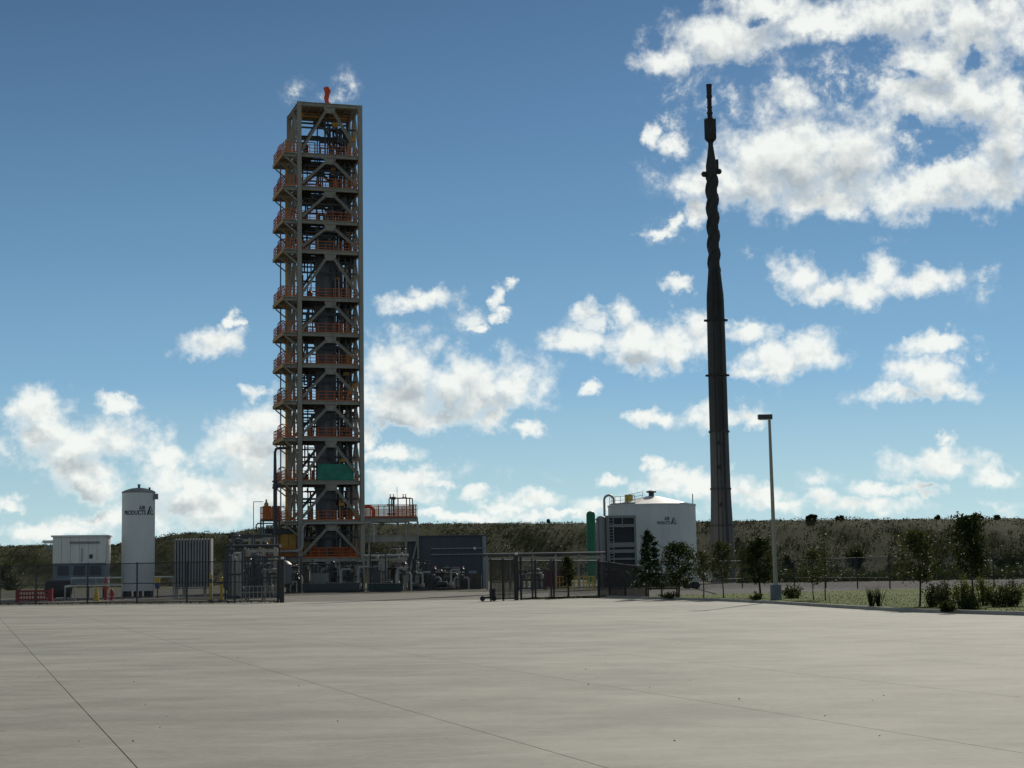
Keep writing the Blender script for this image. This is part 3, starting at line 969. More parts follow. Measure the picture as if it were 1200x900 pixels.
# green sheet on the rail of the third floor
gb = thing('green_sheet', 'green sheeting hung across the railing low on the tower front', 'sheeting', TP(4.1, 0.0, LEV[2]), GA)
mb = MB()
nx_, nz_ = 16, 6
for j in range(nz_ + 1):
    for i in range(nx_ + 1):
        u = -2.0 + 4.4 * i / nx_
        mb.v.append((u, 0.12 + 0.05 * math.sin(u * 5) * (1 - j / nz_), -0.15 + 2.1 * j / nz_))
for j in range(nz_):
    for i in range(nx_):
        a = j * (nx_ + 1) + i
        mb.f.append((a, a + 1, a + nx_ + 2, a + nx_ + 1))
o = mb.build('cloth', TEAL, gb, True)
sm = o.modifiers.new('s', 'SOLIDIFY')
sm.thickness = 0.02
mb = MB()
for z in (0.15, 1.0, 1.85):
    mb.bar((-2.1, 0.22, z), (2.5, 0.22, z), 0.06)
mb.build('rail', STEEL_DK, gb)

# windsock on the top
ws = thing('windsock', 'limp orange windsock on a short mast on the tower top', 'windsock', TP(3.4, 0.4, TOP), GA)
MB().tube([(0, 0, 0), (0, 0, 2.3)], 0.05, 6).build('mast', STEEL_LT, ws)
MB().tube([(0.3 * math.cos(t), 0.3 * math.sin(t), 2.05 + 0.1 * math.cos(t)) for t in np.linspace(0, 2 * PI, 13)], 0.03, 5, False).build('hoop', STEEL_DK, ws)
mb = MB()
pr = [(0.36, 2.05), (0.40, 1.85), (0.38, 1.5), (0.30, 1.3), (0.27, 1.0), (0.31, 0.7), (0.26, 0.35), (0.30, 0.1), (0.24, -0.3)]
nn = 12
for j, (r, z) in enumerate(pr):
    for k in range(nn):
        t = 2 * PI * k / nn
        rr = r * (1 + 0.16 * math.sin(3 * t + j))
        mb.v.append((0.07 * math.sin(j * 0.9) + 0.02 * j + rr * math.cos(t), -0.12 + rr * 0.8 * math.sin(t), z))
for j in range(len(pr) - 1):
    for k in range(nn):
        mb.f.append((j * nn + k, j * nn + (k + 1) % nn, (j + 1) * nn + (k + 1) % nn, (j + 1) * nn + k))
mb.build('sock', SOCKM, ws, True)

# annex deck on the right with pipe manifold
ax = thing('annex_platform', 'raised deck with orange railing joined to the right of the tower', 'platform', TP(TW + 0.4, 0.4, 0), GA)
ZD = hz(460, 605, TD)
AL, AWD = 6.5, 4.2
MB().box((AL / 2, AWD / 2, ZD - 0.06), (AL, AWD, 0.1)).build('deck', GRATE, ax)
for v in (0.0, AWD):
    MB().ibeam((0, v, ZD - 0.32), (AL, v, ZD - 0.32), 0.25, 0.42, 0.05).build('beam', STEEL, ax)
for v in (0.02, AWD):
    MB().ibeam((-0.2, v, ZD - 2.5), (AL, v, ZD - 2.5), 0.3, 0.75, 0.06).build('beam', STEEL, ax)
for u, v in ((0.5, 0), (5.0, 0), (6.45, 0), (0.5, AWD), (5.0, AWD), (6.45, AWD)):
    MB().bar((u, v, 0), (u, v, ZD - 0.5), 0.2).build('post', STEEL, ax)
MB().bar((6.3, -0.12, ZD - 2.9), (5.1, -0.12, 0.9), 0.18).build('brace', STEEL, ax)
MB().rail([(0.1, 0.05, ZD), (AL - 0.1, 0.05, ZD), (AL - 0.1, AWD - 0.05, ZD), (0.1, AWD - 0.05, ZD)], 1.5, 0.75, 0.04, (1.0, 0.62, 0.42, 0.2)).build('railing', ORANGE, ax)
mb = MB()
for k in range(58):
    mb.bar((0.1 + k * 0.108, 0.05, ZD + 0.1), (0.1 + k * 0.108, 0.05, ZD + 1.45), 0.034)
    mb.bar((0.1 + k * 0.108, AWD - 0.05, ZD + 0.1), (0.1 + k * 0.108, AWD - 0.05, ZD + 1.45), 0.034)
mb.build('infill_bars', ORANGE, ax)
mb = MB()
pts = [(-0.2, 1.2, ZD + 1.35)] + [(0.75 + 0.6 * math.sin(t), 1.2, ZD + 0.75 + 0.6 * math.cos(t)) for t in np.linspace(0, PI / 2, 6)] + [(1.35, 1.2, ZD)]
mb.tube(pts, 0.22, 10).build('red_pipe', REDP, ax, True)
ZM = hz(474, 581, TD)
mb = MB()
for u in (3.45, 3.75, 4.0, 4.55, 5.6, 6.0, 6.35):
    mb.tube([(u, 2.0, ZD), (u, 2.0, ZM if u > 3.5 else ZM - 0.1)], 0.07 if u != 4.0 else 0.13, 7)
mb.tube([(3.45, 2.0, ZM - 0.1), (3.6, 2.0, ZM), (6.2, 2.0, ZM), (6.35, 2.0, ZM - 0.12)], 0.08, 7)
mb.tube([(3.2, 2.0, ZM - 0.8), (4.1, 2.0, ZM - 0.8)], 0.1, 7)
mb.tube([(3.2, 2.0, ZM - 1.9), (4.3, 2.0, ZM - 1.9)], 0.06, 7)
for u in (3.6, 4.0, 5.2, 5.5):
    mb.lathe([(0.12, 0), (0.12, 0.12), (0.05, 0.14), (0.05, 0.34), (0.1, 0.36), (0.1, 0.42)], 8, (u, 2.0, ZM + 0.05))
mb.box((4.0, 2.0, ZM), (0.45, 0.3, 0.34))
mb.tube([(4.45, 2.0, ZM), (4.45, 2.0, ZM + 1.4)], 0.025, 5)
mb.build('pipe_manifold', STEEL_DK, ax)

# ------------------------------------------------------------------ slender stack
SD = 235.0
sb = base(848, SD, 690)
stack = thing('slender_stack', 'very tall slender dark stack with a ribbed upper part and narrow tip', 'stack', sb)
SP = lambda y: hz(843 - (690 - y) * 0.018, y, SD)
K = SD / F / 2      # half pixel width to metres


def sect(name, m, rows, n=28):
    return MB().lathe([(w * K, SP(y)) for y, w in rows], n).build(name, m, stack, True)


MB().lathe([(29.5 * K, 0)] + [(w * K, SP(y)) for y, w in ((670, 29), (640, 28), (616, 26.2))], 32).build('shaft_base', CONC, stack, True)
sect('shaft_section', CONC, [(615.7, 26.1), (600, 25), (585, 24), (573, 23.4)])  # haze and flare put into the section colours: paler below, darker above
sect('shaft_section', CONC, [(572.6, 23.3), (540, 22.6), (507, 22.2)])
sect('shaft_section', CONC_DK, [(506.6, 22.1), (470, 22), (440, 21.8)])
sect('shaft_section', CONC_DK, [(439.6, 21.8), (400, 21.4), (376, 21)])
sect('shaft_section', BLACK_STEEL, [(375.6, 21), (352, 20.6), (345, 20), (330, 17), (313, 14)])
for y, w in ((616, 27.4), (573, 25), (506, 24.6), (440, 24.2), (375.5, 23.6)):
    MB().lathe([(w * K, SP(y) - 0.12), (w * K, SP(y) + 0.12)], 28).build('ring', BLACK_STEEL if y < 500 else CONC_DK, stack)
for y in (440, 375.5):
    for s in (-1, 1):
        MB().box((s * 23.5 * K, 0, SP(y)), (0.5, 0.5, 0.25)).build('lug', BLACK_STEEL, stack)
# conduits and a caged ladder run up the shaft
shaft_rows = [(672, 29.1), (640, 28.1), (616, 26.3), (585, 24.2), (573, 23.6), (507, 22.4), (440, 22.0), (400, 21.6), (376, 21.2), (352, 20.8), (330, 17.2), (316, 14.6)]
for ang, rr_ in ((-112, 0.05), (-74, 0.07), (-66, 0.04)):
    pts = [((w * K + 0.06) * math.cos(R(ang)), (w * K + 0.06) * math.sin(R(ang)), SP(y)) for y, w in shaft_rows]
    MB().tube(pts, rr_, 5).build('conduit', BLACK_STEEL, stack)
mb = MB()
for da in (-1.6, 1.6):
    mb.tube([((w * K + 0.2) * math.cos(R(-93 + da)), (w * K + 0.2) * math.sin(R(-93 + da)), SP(y)) for y, w in shaft_rows], 0.035, 4)
for k in range(90):
    z = 3 + k * 0.5
    wq = float(np.interp(-z, [-SP(y) for y, w in shaft_rows][::-1], [w for y, w in shaft_rows][::-1]))
    mb.bar(((wq * K + 0.2) * math.cos(R(-95)), (wq * K + 0.2) * math.sin(R(-95)), z), ((wq * K + 0.2) * math.cos(R(-91)), (wq * K + 0.2) * math.sin(R(-91)), z), 0.03)
mb.build('ladder', BLACK_STEEL, stack)
# core wound with three helical strakes
sect('ribbed_core', BLACK_STEEL, [(313, 13.2), (300, 13), (260, 12.6), (225, 12.4), (205, 12.4)])
zt, zb_ = SP(206), SP(318)
for s in range(3):
    mb = MB()
    n = 150
    for i in range(n + 1):
        t = i / n
        a = 2 * PI * (t * 1.75) + s * 2 * PI / 3
        z = zb_ + (zt - zb_) * t
        r0, r1 = 11.6 * K, 16.4 * K
        for rr, da in ((r0, -0.55), (r1 * 0.95, -0.24), (r1, 0.0), (r1 * 0.95, 0.24), (r0, 0.55)):
            mb.v.append((rr * math.cos(a + da), rr * math.sin(a + da), z))
    for i in range(n):
        for k in range(4):
            a = i * 5 + k
            mb.f.append((a, a + 1, a + 6, a + 5))
    mb.build('helical_strake', BLACK_STEEL, stack, True)
sect('neck_cone', BLACK_STEEL, [(207, 13.4), (194, 13.2), (185, 10), (171, 6), (168, 6)])
for s, y in ((-1, 204), (1, 201)):
    MB().lathe([(0.05, -0.42), (0.3, -0.32), (0.45, 0), (0.3, 0.32), (0.05, 0.42)], 10, (s * 17.5 * K, 0, SP(y))).build('antenna_drum', BLACK_STEEL, stack, True)
MB().box((14.5 * K, 0.2, SP(192)), (0.35, 0.4, 1.3)).build('cable_box', BLACK_STEEL, stack)
sect('tip_can', BLACK_STEEL, [(168.5, 5), (166, 8), (164, 12.6), (141, 13.2), (139.5, 11), (138.5, 6)], 20)
mb = MB()
for k in range(10):
    t = 2 * PI * k / 10
    mb.bar((13.3 * K * math.cos(t), 13.3 * K * math.sin(t), SP(163)), (13.3 * K * math.cos(t), 13.3 * K * math.sin(t), SP(139)), 0.1)
mb.build('can_rib', BLACK_STEEL, stack)
sect('tip_tube', BLACK_STEEL, [(139, 6), (134, 6), (133.5, 7.2), (131.5, 7.2), (131, 5.6), (127, 5.6), (126.5, 6.6), (125, 6.6), (124.5, 5.4), (115, 5.6), (114.5, 7), (112, 7), (111.5, 6.2), (101, 6.6), (100.5, 7.2), (99, 7)], 16)
mb = MB()
for y in (520, 548, 592, 640):
    mb.box((-4 * K, -22.4 * K - (y > 560) * 1.4 * K - (y > 600) * 3.2 * K, SP(y)), (0.35, 0.5, 0.5))
mb.build('inspection_hatch', BLACK_STEEL, stack)


# ------------------------------------------------------------------ lettering
def letters(txt, size, align='LEFT'):
    cu = bpy.data.curves.new('t', 'FONT')
    cu.body = txt
    cu.size = size
    cu.extrude = 0.004
    cu.offset = 0.03 * size
    cu.resolution_u = 3
    cu.align_x = align
    cu.space_character = 1.05
    ob = bpy.data.objects.new('t', cu)
    C.objects.link(ob)
    me = bpy.data.meshes.new_from_object(ob.evaluated_get(bpy.context.evaluated_depsgraph_get()))
    v = [tuple(p.co) for p in me.vertices]
    f = [tuple(p.vertices) for p in me.polygons]
    bpy.data.objects.remove(ob)
    bpy.data.curves.remove(cu)
    bpy.data.meshes.remove(me)
    return v, f


def wrap(parent, parts, Rr, ang0, m=INK):
    """parts: list of (verts, faces, dx, dz); bent round a cylinder of radius Rr about the z axis"""
    mb = MB()
    for v, f, ox, oz in parts:
        vs = []
        for x, y, z in v:
            a = ang0 + (x + ox) / Rr
            rr = Rr + 0.012 + z
            vs.append((rr * math.cos(a), rr * math.sin(a), y + oz))
        mb.add(vs, f)
    return mb.build('lettering', m, parent)


def strokes(L):
    """slanted strokes of the emblem as small quads subdivided along x; L height"""
    out_v, out_f = [], []
    def quad(p):
        o = len(out_v)
        out_v.extend((a, b, 0.006) for a, b in p)
        out_f.append((o, o + 1, o + 2, o + 3))
    quad([(0.0, 0), (0.24 * L, 0), (0.62 * L, 0.95 * L), (0.42 * L, 1.0 * L)])
    quad([(0.34 * L, 0), (0.50 * L, 0), (0.66 * L, 0.42 * L), (0.56 * L, 0.55 * L)])
    quad([(0.62 * L, 0), (1.05 * L, 0), (0.98 * L, 0.16 * L), (0.68 * L, 0.17 * L)])
    quad([(0.66 * L, 0.95 * L), (0.70 * L, 0.62 * L), (0.86 * L, 0.30 * L), (0.97 * L, 0.30 * L)])
    return out_v, out_f


# ------------------------------------------------------------------ white silo (left)
LD = 168.0
lb = base(161.5, LD, 692)
silo = thing('storage_silo', 'tall white cylindrical silo with dark lettering at the left of the plant', 'silo', lb)
lr = 19 * LD / F
lz = hz(161, 577, LD)
MB().lathe([(lr, 0.55), (lr, lz * 0.33), (lr, lz * 0.66), (lr, lz)], 40).build('shell', WHITE, silo, True)
mb = MB().lathe([(lr + 0.04, -0.08), (lr + 0.04, 0.05), (lr * 0.8, 0.22), (lr * 0.45, 0.38), (lr * 0.1, 0.45)], 40, (0, 0, lz))
mb.build('domed_head', GREYC, silo, True)
mb = MB()
mb.lathe([(0.12, 0), (0.12, 0.28), (0.16, 0.3), (0.16, 0.36)], 8, (0.05, -0.1, lz + 0.42))
mb.lathe([(0.1, 0), (0.1, 0.3)], 8, (1.15, -0.4, lz + 0.15))
mb.build('vent_nozzle', STEEL_DK, silo)
MB().box((lr + 0.16, -0.2, lz - 0.45), (0.34, 0.5, 0.55)).build('junction_box', GREYC, silo)
for k in range(8):
    a = 2 * PI * (k + 0.5) / 8
    MB().box((lr * 0.88 * math.cos(a), lr * 0.88 * math.sin(a), 0.28), (0.3, 0.3, 0.56), a).build('leg', STEEL_DK, silo)
for zk in (0.25, 0.5, 0.75):
    MB().lathe([(lr + 0.004, zk * lz - 0.02), (lr + 0.012, zk * lz), (lr + 0.004, zk * lz + 0.02)], 40).build('weld_seam', WHITE, silo)
view_a = math.atan2(-lb.y, -lb.x)
tz = hz(161, 603.8, LD)
s2_ = 0.72
p_v, p_f = letters('PRODUCTS', s2_)
wid = max(v[0] for v in p_v)
sc_ = 2.25 / wid
p_v = [(x * sc_, y * 0.82, z) for x, y, z in p_v]
a_v, a_f = letters('AIR', s2_ * 0.95)
wa = max(v[0] for v in a_v)
a_v = [(x * 0.62 / wa, y * 0.75, z) for x, y, z in a_v]
l_v, l_f = strokes(0.85)
wrap(silo, [(p_v, p_f, -1.55, tz), (a_v, a_f, 2.25 - 1.55 - 0.64, tz + 0.50), (l_v, l_f, 0.80, tz)], lr, view_a)

# ------------------------------------------------------------------ large tank (right)
KD = 215.0
kb_ = base(766, KD + 5, 690)
KD2 = kb_.y
tank = thing('storage_tank', 'large round white tank with low cone roof and dark lettering', 'tank', kb_)
kr = 51 * KD2 / F
kz = hz(766, 592.5, KD2)
MB().lathe([(kr, 0.0), (kr, kz)], 64).build('shell', WHITE, tank, True)
MB().lathe([(kr + 0.08, -0.1), (kr + 0.08, 0.06), (kr * 0.85, 0.22), (1.0, 1.15), (0.5, 1.22)], 64, (0, 0, kz)).build('cone_roof', WHITE, tank, True)
MB().lathe([(0.35, 0), (0.35, 0.45), (0.65, 0.5), (0.65, 0.68), (0.2, 0.8)], 14, (0, 0, kz + 1.18)).build('roof_vent', STEEL_DK, tank, True)
for k in range(1, 6):
    MB().lathe([(kr + 0.002, kz * k / 6 - 0.03), (kr + 0.016, kz * k / 6), (kr + 0.002, kz * k / 6 + 0.03)], 64).build('weld_seam', WHITE, tank)
mb = MB()
for k in range(5):
    for q in range(14):
        a = PI + 0.1 + (q + 0.5 * (k % 2)) * PI / 14
        mb.box(((kr + 0.004) * math.cos(a), (kr + 0.004) * math.sin(a), kz * (k + 0.5) / 6), (0.02, 0.05, kz / 6 - 0.08), a)
mb.build('vertical_seam', WHITE, tank)
mb = MB()
ring = [((kr - 0.2) * math.cos(a), (kr - 0.2) * math.sin(a), kz + 0.1) for a in np.linspace(PI * 0.95, PI * 1.35, 7)]
mb.rail(ring, 1.0, 1.6, 0.03)
mb.build('roof_railing', STEEL_LT, tank)
mb = MB()
ring = [((kr - 0.3) * math.cos(a), (kr - 0.3) * math.sin(a), kz + 0.1) for a in np.linspace(-0.25, 0.05, 3)]
mb.rail(ring, 1.25, 1.2, 0.04)
mb.build('roof_railing', STEEL_LT, tank)
mb = MB()
mb.rail([(-3.4, -1.0, kz + 0.45), (-1.2, -1.2, kz + 0.85)], 0.9, 1.2, 0.03)
mb.build('roof_railing', STEEL_LT, tank)
MB().box((-3.0, -1.2, kz + 0.95), (1.0, 0.6, 0.9)).build('roof_box', YELLOW, tank)
mb = MB()
pts = [(-kr - 0.55, -1.5, 1.0), (-kr - 0.55, -1.5, kz + 0.8)] + [(-kr + 0.05 - 0.6 * math.cos(t), -1.5, kz + 0.8 + 0.55 * math.sin(t)) for t in np.linspace(0.4, PI - 0.1, 7)] + [(-kr + 0.65, -1.5, kz + 0.2)]
mb.tube(pts, 0.15, 9).build('gooseneck_pipe', STEEL_LT, tank, True)
view_k = math.atan2(-kb_.y, -kb_.x)
tzk = hz(785, 615.6, KD2)
wk = lambda px: (px - 766) / F * (KD2 - kr)
p_v, p_f = letters('PRODUCTS', 0.5)
wid = max(v[0] for v in p_v)
p_v = [(x * 1.62 / wid, y * 1.05, z) for x, y, z in p_v]
a_v, a_f = letters('AIR', 0.6)
wa = max(v[0] for v in a_v)
a_v = [(x * 0.70 / wa, y * 1.05, z) for x, y, z in a_v]
l_v, l_f = strokes(0.85)
wrap(tank, [(p_v, p_f, wk(772), tzk), (a_v, a_f, wk(772) + 1.62 - 0.68, tzk + 0.50), (l_v, l_f, wk(772) + 1.74, tzk)], kr, view_k)

# ------------------------------------------------------------------ grey equipment house in front of the tank, left side
hb = base(701, 205, 690)
house = thing('equipment_house', 'grey panelled equipment house with dark openings against the white tank', 'building', hb, R(3))
px2m = 205 / F
zt1 = hz(720, 604, 205)
wt = 46 * px2m
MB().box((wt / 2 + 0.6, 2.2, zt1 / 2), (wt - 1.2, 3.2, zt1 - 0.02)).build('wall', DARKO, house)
mb = MB().lathe([(0.62, 0), (0.62, zt1 - 0.35), (0.45, zt1 - 0.1), (0.15, zt1)], 16, (0.62, 0.9, 0))
mb.build('side_drum', GREYC, house, True)
for zc_, hh in ((zt1 - 0.15, 0.3), (hz(720, 616, 205), 0.35), (hz(720, 638.5, 205), 0.55), (hz(720, 646, 205), 0.4), (hz(720, 655, 205), 0.22)):
    MB().box((wt / 2 + 0.62, 0.42, zc_), (wt - 1.24, 0.3, hh)).build('beam', GREYC, house)
for x in (1.3, wt * 0.66, wt - 0.08):
    MB().box((x, 0.4, zt1 / 2 if x != wt * 0.66 else zt1 - 0.75), (0.24 if x != wt * 0.66 else 0.1, 0.34, zt1 - 0.01 if x != wt * 0.66 else 1.5)).build('post', GREYC, house)
for x in (1.45,):
    mb = MB()
    for d in (0, 0.55):
        mb.bar((x + d, 0.1, 0), (x + d, 0.1, zt1 + 0.1), 0.07)
    for k in range(24):
        mb.bar((x, 0.1, 0.3 + k * 0.36), (x + 0.55, 0.1, 0.3 + k * 0.36), 0.05)
    mb.build('ladder', STEEL_LT, house)
for k in range(3):
    MB().box((wt * 0.66, 0.52, hz(720, 619, 205) - 0.28 * k), (wt * 0.55, 0.08, 0.05)).build('louvre_slat', DARKO, house)
for k in range(2):
    MB().box((2.25 + k * 1.6, 0.56, hz(720, 610, 205)), (1.4, 0.05, 0.7)).build('window_pane', DARKO, house)

# green upright vessel
gb_ = base(694, 198, 690)
gv = thing('green_vessel', 'slim bright green upright cylinder left of the big tank', 'vessel', gb_)
gz = hz(693, 600, 198)
MB().lathe([(0.52, 0.4), (0.52, gz - 0.3), (0.4, gz), (0.12, gz + 0.12)], 18).build('shell', GREENP, gv, True)
for k in range(4):
    a = PI / 4 + k * PI / 2
    MB().bar((0.45 * math.cos(a), 0.45 * math.sin(a), 0), (0.45 * math.cos(a), 0.45 * math.sin(a), 0.5), 0.12).build('leg', STEEL_DK, gv)
MB().tube([(0.5, -0.1, gz - 0.9), (0.9, -0.1, gz - 0.9), (0.9, -0.1, 2)], 0.06, 6).build('drain_pipe', STEEL_DK, gv)

# ------------------------------------------------------------------ white building (left)
wb = base(61, 165, 690)
wh = thing('white_building', 'white flat-roofed plant building with blue-grey lower storey', 'building', wb, R(7))
m_ = 165 / F
ww, wz, wz2 = 61 * m_, hz(90, 629, 165), hz(90, 660, 165)
wd = 4.0
for k in range(6):
    a, b = ww * k / 6, ww * (k + 1) / 6
    MB().box(((a + b) / 2, 0.06, (wz + wz2) / 2), (ww / 6 - 0.025, 0.12, wz - wz2 - 0.02)).build('wall_panel', WHITE2, wh)
MB().box((ww / 2, wd / 2 + 0.05, (wz + wz2) / 2), (ww - 0.02, wd - 0.1, wz - wz2 - 0.06)).build('wall', WHITE2, wh)
MB().box((ww / 2, wd / 2, wz + 0.08), (ww + 0.3, wd + 0.4, 0.16)).build('roof', WHITE2, wh)
MB().prism([(-1.0, 0.2), (-0.02, 0.05), (-0.02, wd * 0.6), (-1.0, wd * 0.6)], wz - 0.55, wz - 0.3).build('canopy', WHITE2, wh)
MB().box((-0.35, 0.6, wz - 1.0), (0.6, 0.6, 0.5)).build('roof_unit', GREYC, wh)
MB().box((ww / 2, wd / 2 + 0.02, (wz2 + 1.05) / 2), (ww - 0.12, wd - 0.2, wz2 - 1.05)).build('lower_storey', BLUEG_LT, wh)
for x in (0.2, ww * 0.33, ww * 0.66, ww - 0.2):
    MB().box((x, 0.3, 0.55), (0.22, 0.22, 1.1)).build('post', STEEL_DK, wh)
MB().box((ww * 0.72, -0.02, hz(106, 652, 165)), (0.3, 0.08, 0.4)).build('vent', STEEL_DK, wh)
MB().box((ww * 0.6, -0.06, hz(106, 635.5, 165)), (ww * 0.56, 0.16, 0.2)).build('cable_tray', GREYC, wh)
MB().box((ww * 0.55, -0.03, (wz + wz2) / 2 - 0.5), (0.05, 0.06, wz - wz2 - 1.2)).build('downpipe', GREYC, wh)
MB().box((ww + 0.15, 0.4, (wz2 + wz) / 2 - 0.5), (0.28, 0.5, 1.9)).build('side_cabinet', WHITE2, wh)
for k in range(3):
    MB().box((ww * (0.2 + 0.3 * k), -0.005, wz2 - 0.7), (ww * 0.2, 0.06, 0.9)).build('louvre', BLUEG, wh)

# dark tank lying in front of it
db = base(52, 150, 690)
dk = thing('dark_drum', 'dark horizontal drum on saddles before the white building', 'tank', db, R(10))
MB().tube([(0, 0, 0.95), (0.15, 0, 0.95), (2.2, 0, 0.95), (2.35, 0, 0.95)], [0.4, 0.75, 0.75, 0.4], 16).build('shell', BLACK_STEEL, dk, True)
for x in (0.5, 1.8):
    MB().box((x, 0, 0.2), (0.2, 1.0, 0.4)).build('saddle', STEEL_DK, dk)


# ------------------------------------------------------------------ finned vaporiser
vb = base(203.5, 150, 690)
vp_ = thing('finned_vaporiser', 'grey bank of tall upright fins standing on short legs', 'vaporiser', vb, R(4))
vm = 150 / F
vw, vz0, vz1 = 43.5 * vm, hz(225, 688, 150), hz(225, 631, 150)
for k in range(13):
    MB().box((vw * (k + 0.5) / 13, 0.9, (vz0 + vz1) / 2), (vw / 13 * 0.62, 1.9 + 0.1 * (k % 2), vz1 - vz0)).build('fin', GREYC, vp_)
for zq in (vz0 + 0.1, vz1 - 0.1):
    MB().box((vw / 2, 0.9, zq), (vw - 0.1, 0.7, 0.16)).build('manifold', STEEL_DK, vp_)
for x in (0.15, vw * 0.25, vw * 0.8, vw - 0.15):
    for y in (0.2, 1.6):
        MB().bar((x, y, 0), (x, y, vz0 + 0.05), 0.14).build('leg', STEEL_LT, vp_)
MB().tube([(0, -0.1, vz0 - 0.1), (vw, -0.1, vz0 - 0.1)], 0.05, 6).build('feed_pipe', STEEL_LT, vp_)


# ------------------------------------------------------------------ low blue-grey building (centre)
bb = base(478, 205, 690)
bl = thing('low_shed', 'long low blue-grey shed with pale corner trim, right of the tower', 'building', bb, R(1.5))
bm_ = 205 / F
bw_, bz_ = 91 * bm_, hz(520, 628.5, 205)
MB().box((bw_ / 2, 3.0, bz_ / 2), (bw_, 6.0, bz_)).build('wall', BLUEG, bl)
for k in range(16):
    MB().box((bw_ * (k + 0.5) / 16, -0.03, bz_ / 2 - 0.1), (bw_ / 16 - 0.05, 0.06, bz_ - 0.3)).build('wall_panel', BLUEG, bl)
MB().box((bw_ - 0.15, -0.10, bz_ / 2), (0.42, 0.16, bz_ - 0.02)).build('corner_trim', BLUEG_LT, bl)
MB().box((bw_ / 2, 2.95, bz_ + 0.06), (bw_ + 0.3, 6.4, 0.12)).build('roof', BLUEG, bl)
for zq in (hz(520, 643, 205), hz(520, 650, 205)):
    MB().tube([(bw_ * 0.3, -0.25, zq), (bw_ * 0.98, -0.25, zq)], 0.09, 8).build('wall_pipe', BLUEG_LT, bl)
MB().box((bw_ * 0.83, -0.1, 1.05), (0.95, 0.1, 2.1)).build('door', BLUEG_LT, bl)
MB().box((bw_ * 0.58, -0.11, 1.3), (1.6, 0.12, 2.6)).build('roller_door', GREYC, bl)
mb = MB()
mb.lathe([(0.06, 0), (0.16, 0.1), (0.16, 0.3), (0.05, 0.38)], 10, (bw_ * 0.86, -0.35, hz(520, 645, 205)))
mb.build('wall_lamp', LAMPG, bl, True)

# ------------------------------------------------------------------ pipe bridges and racks
def pipe_rack(px0, px1, D, ytop, label, npipes=3, posts=4, mats=None, depth=1.4, rz=0.0, two=False, name='pipe_rack'):
    b0, b1 = base(px0, D), base(px1, D)
    L = (b1 - b0).length
    rk = thing(name, label, 'pipe rack', b0, rz)
    zt_ = hz((px0 + px1) / 2, ytop, D)
    for i in range(posts):
        x = L * i / (posts - 1)
        for y in (0, depth):
            MB().ibeam((x, y, 0), (x, y, zt_), 0.2, 0.2, 0.04).build('post', STEEL, rk)
        MB().bar((x, -0.15, zt_ - 0.15), (x, depth + 0.15, zt_ - 0.15), 0.16, 0.2).build('cross_beam', STEEL, rk)
        if two:
            MB().bar((x, -0.15, zt_ * 0.6), (x, depth + 0.15, zt_ * 0.6), 0.16, 0.2).build('cross_beam', STEEL, rk)
    mats = mats or [STEEL_LT, STEEL_DK, STEEL_LT, STEEL, STEEL_LT]
    for k in range(npipes):
        y = depth * (k + 0.5) / npipes
        r = (0.14, 0.09, 0.17, 0.1, 0.12)[k % 5]
        MB().tube([(-0.4, y, zt_ + r * 0.5), (L + 0.4, y, zt_ + r * 0.5)], r, 8).build('pipe', mats[k % len(mats)], rk, True)
        if two:
            MB().tube([(-0.2, y, zt_ * 0.6 + 0.2), (L * 0.9, y, zt_ * 0.6 + 0.2), (L * 0.9, y, 0.4)], r * 0.9, 8).build('pipe', mats[(k + 1) % len(mats)], rk, True)
    MB().bar((-0.3, -0.02, zt_ - 0.35), (L + 0.3, -0.02, zt_ - 0.35), 0.14, 0.26).build('edge_beam', STEEL, rk)
    return rk


pipe_rack(571, 706, 180, 650, 'long pipe bridge running from the blue-grey shed to the green vessel', 3, 6, [VESSEL, STEEL_DK, VESSEL])
pipe_rack(270, 322, 150, 641, 'two-tier pipe rack behind the portable white barrier', 4, 4, [STEEL_DK, STEEL_LT, STEEL_DK], two=True)
pipe_rack(431, 474, 190, 652, 'short pipe rack beneath the annex deck beside the tower', 3, 3, [STEEL_LT, STEEL_DK], two=True)
pipe_rack(272, 312, 176, 629, 'taller pipe rack rising behind the two-tier one', 3, 3, [STEEL_DK, STEEL], depth=1.0, rz=R(5))


def pipe_run(pts, r, label, m, zsup=None):
    o = thing('pipe_run', label, 'pipe', pts[0])
    b = Vector(pts[0])
    rel = [tuple(Vector(p) - b) for p in pts]
    MB().tube(rel, r, 8).build('pipe', m, o, True)
    for i, p in enumerate(rel):
        if (i % 2 == 0 or len(rel) <= 3) and pts[i].z > 0.3:
            MB().bar((p[0], p[1] + 0.05, -b.z), (p[0], p[1] + 0.05, p[2] - r * 0.8), 0.1).build('support', STEEL_LT, o)
    return o


def up(v, z):
    return Vector((v.x, v.y, z))


zz = hz(100, 677.5, 150)
pipe_run([up(base(83, 150), zz), up(base(112, 150), zz), up(base(143, 150), zz)], 0.07, 'upper white pipe running from the white building to the silo', WHITE)
zz = hz(100, 685.5, 142)
pipe_run([up(base(76, 142), 0.9 * zz), up(base(88, 142), zz), up(base(143, 142), zz)], 0.10, 'lower white pipe with a kink in front of the silo', WHITE)
zz = hz(190, 676, 150)
pipe_run([up(base(180, 150), zz), up(base(203, 150), zz)], 0.06, 'short white pipe between the silo and the finned bank', WHITE)

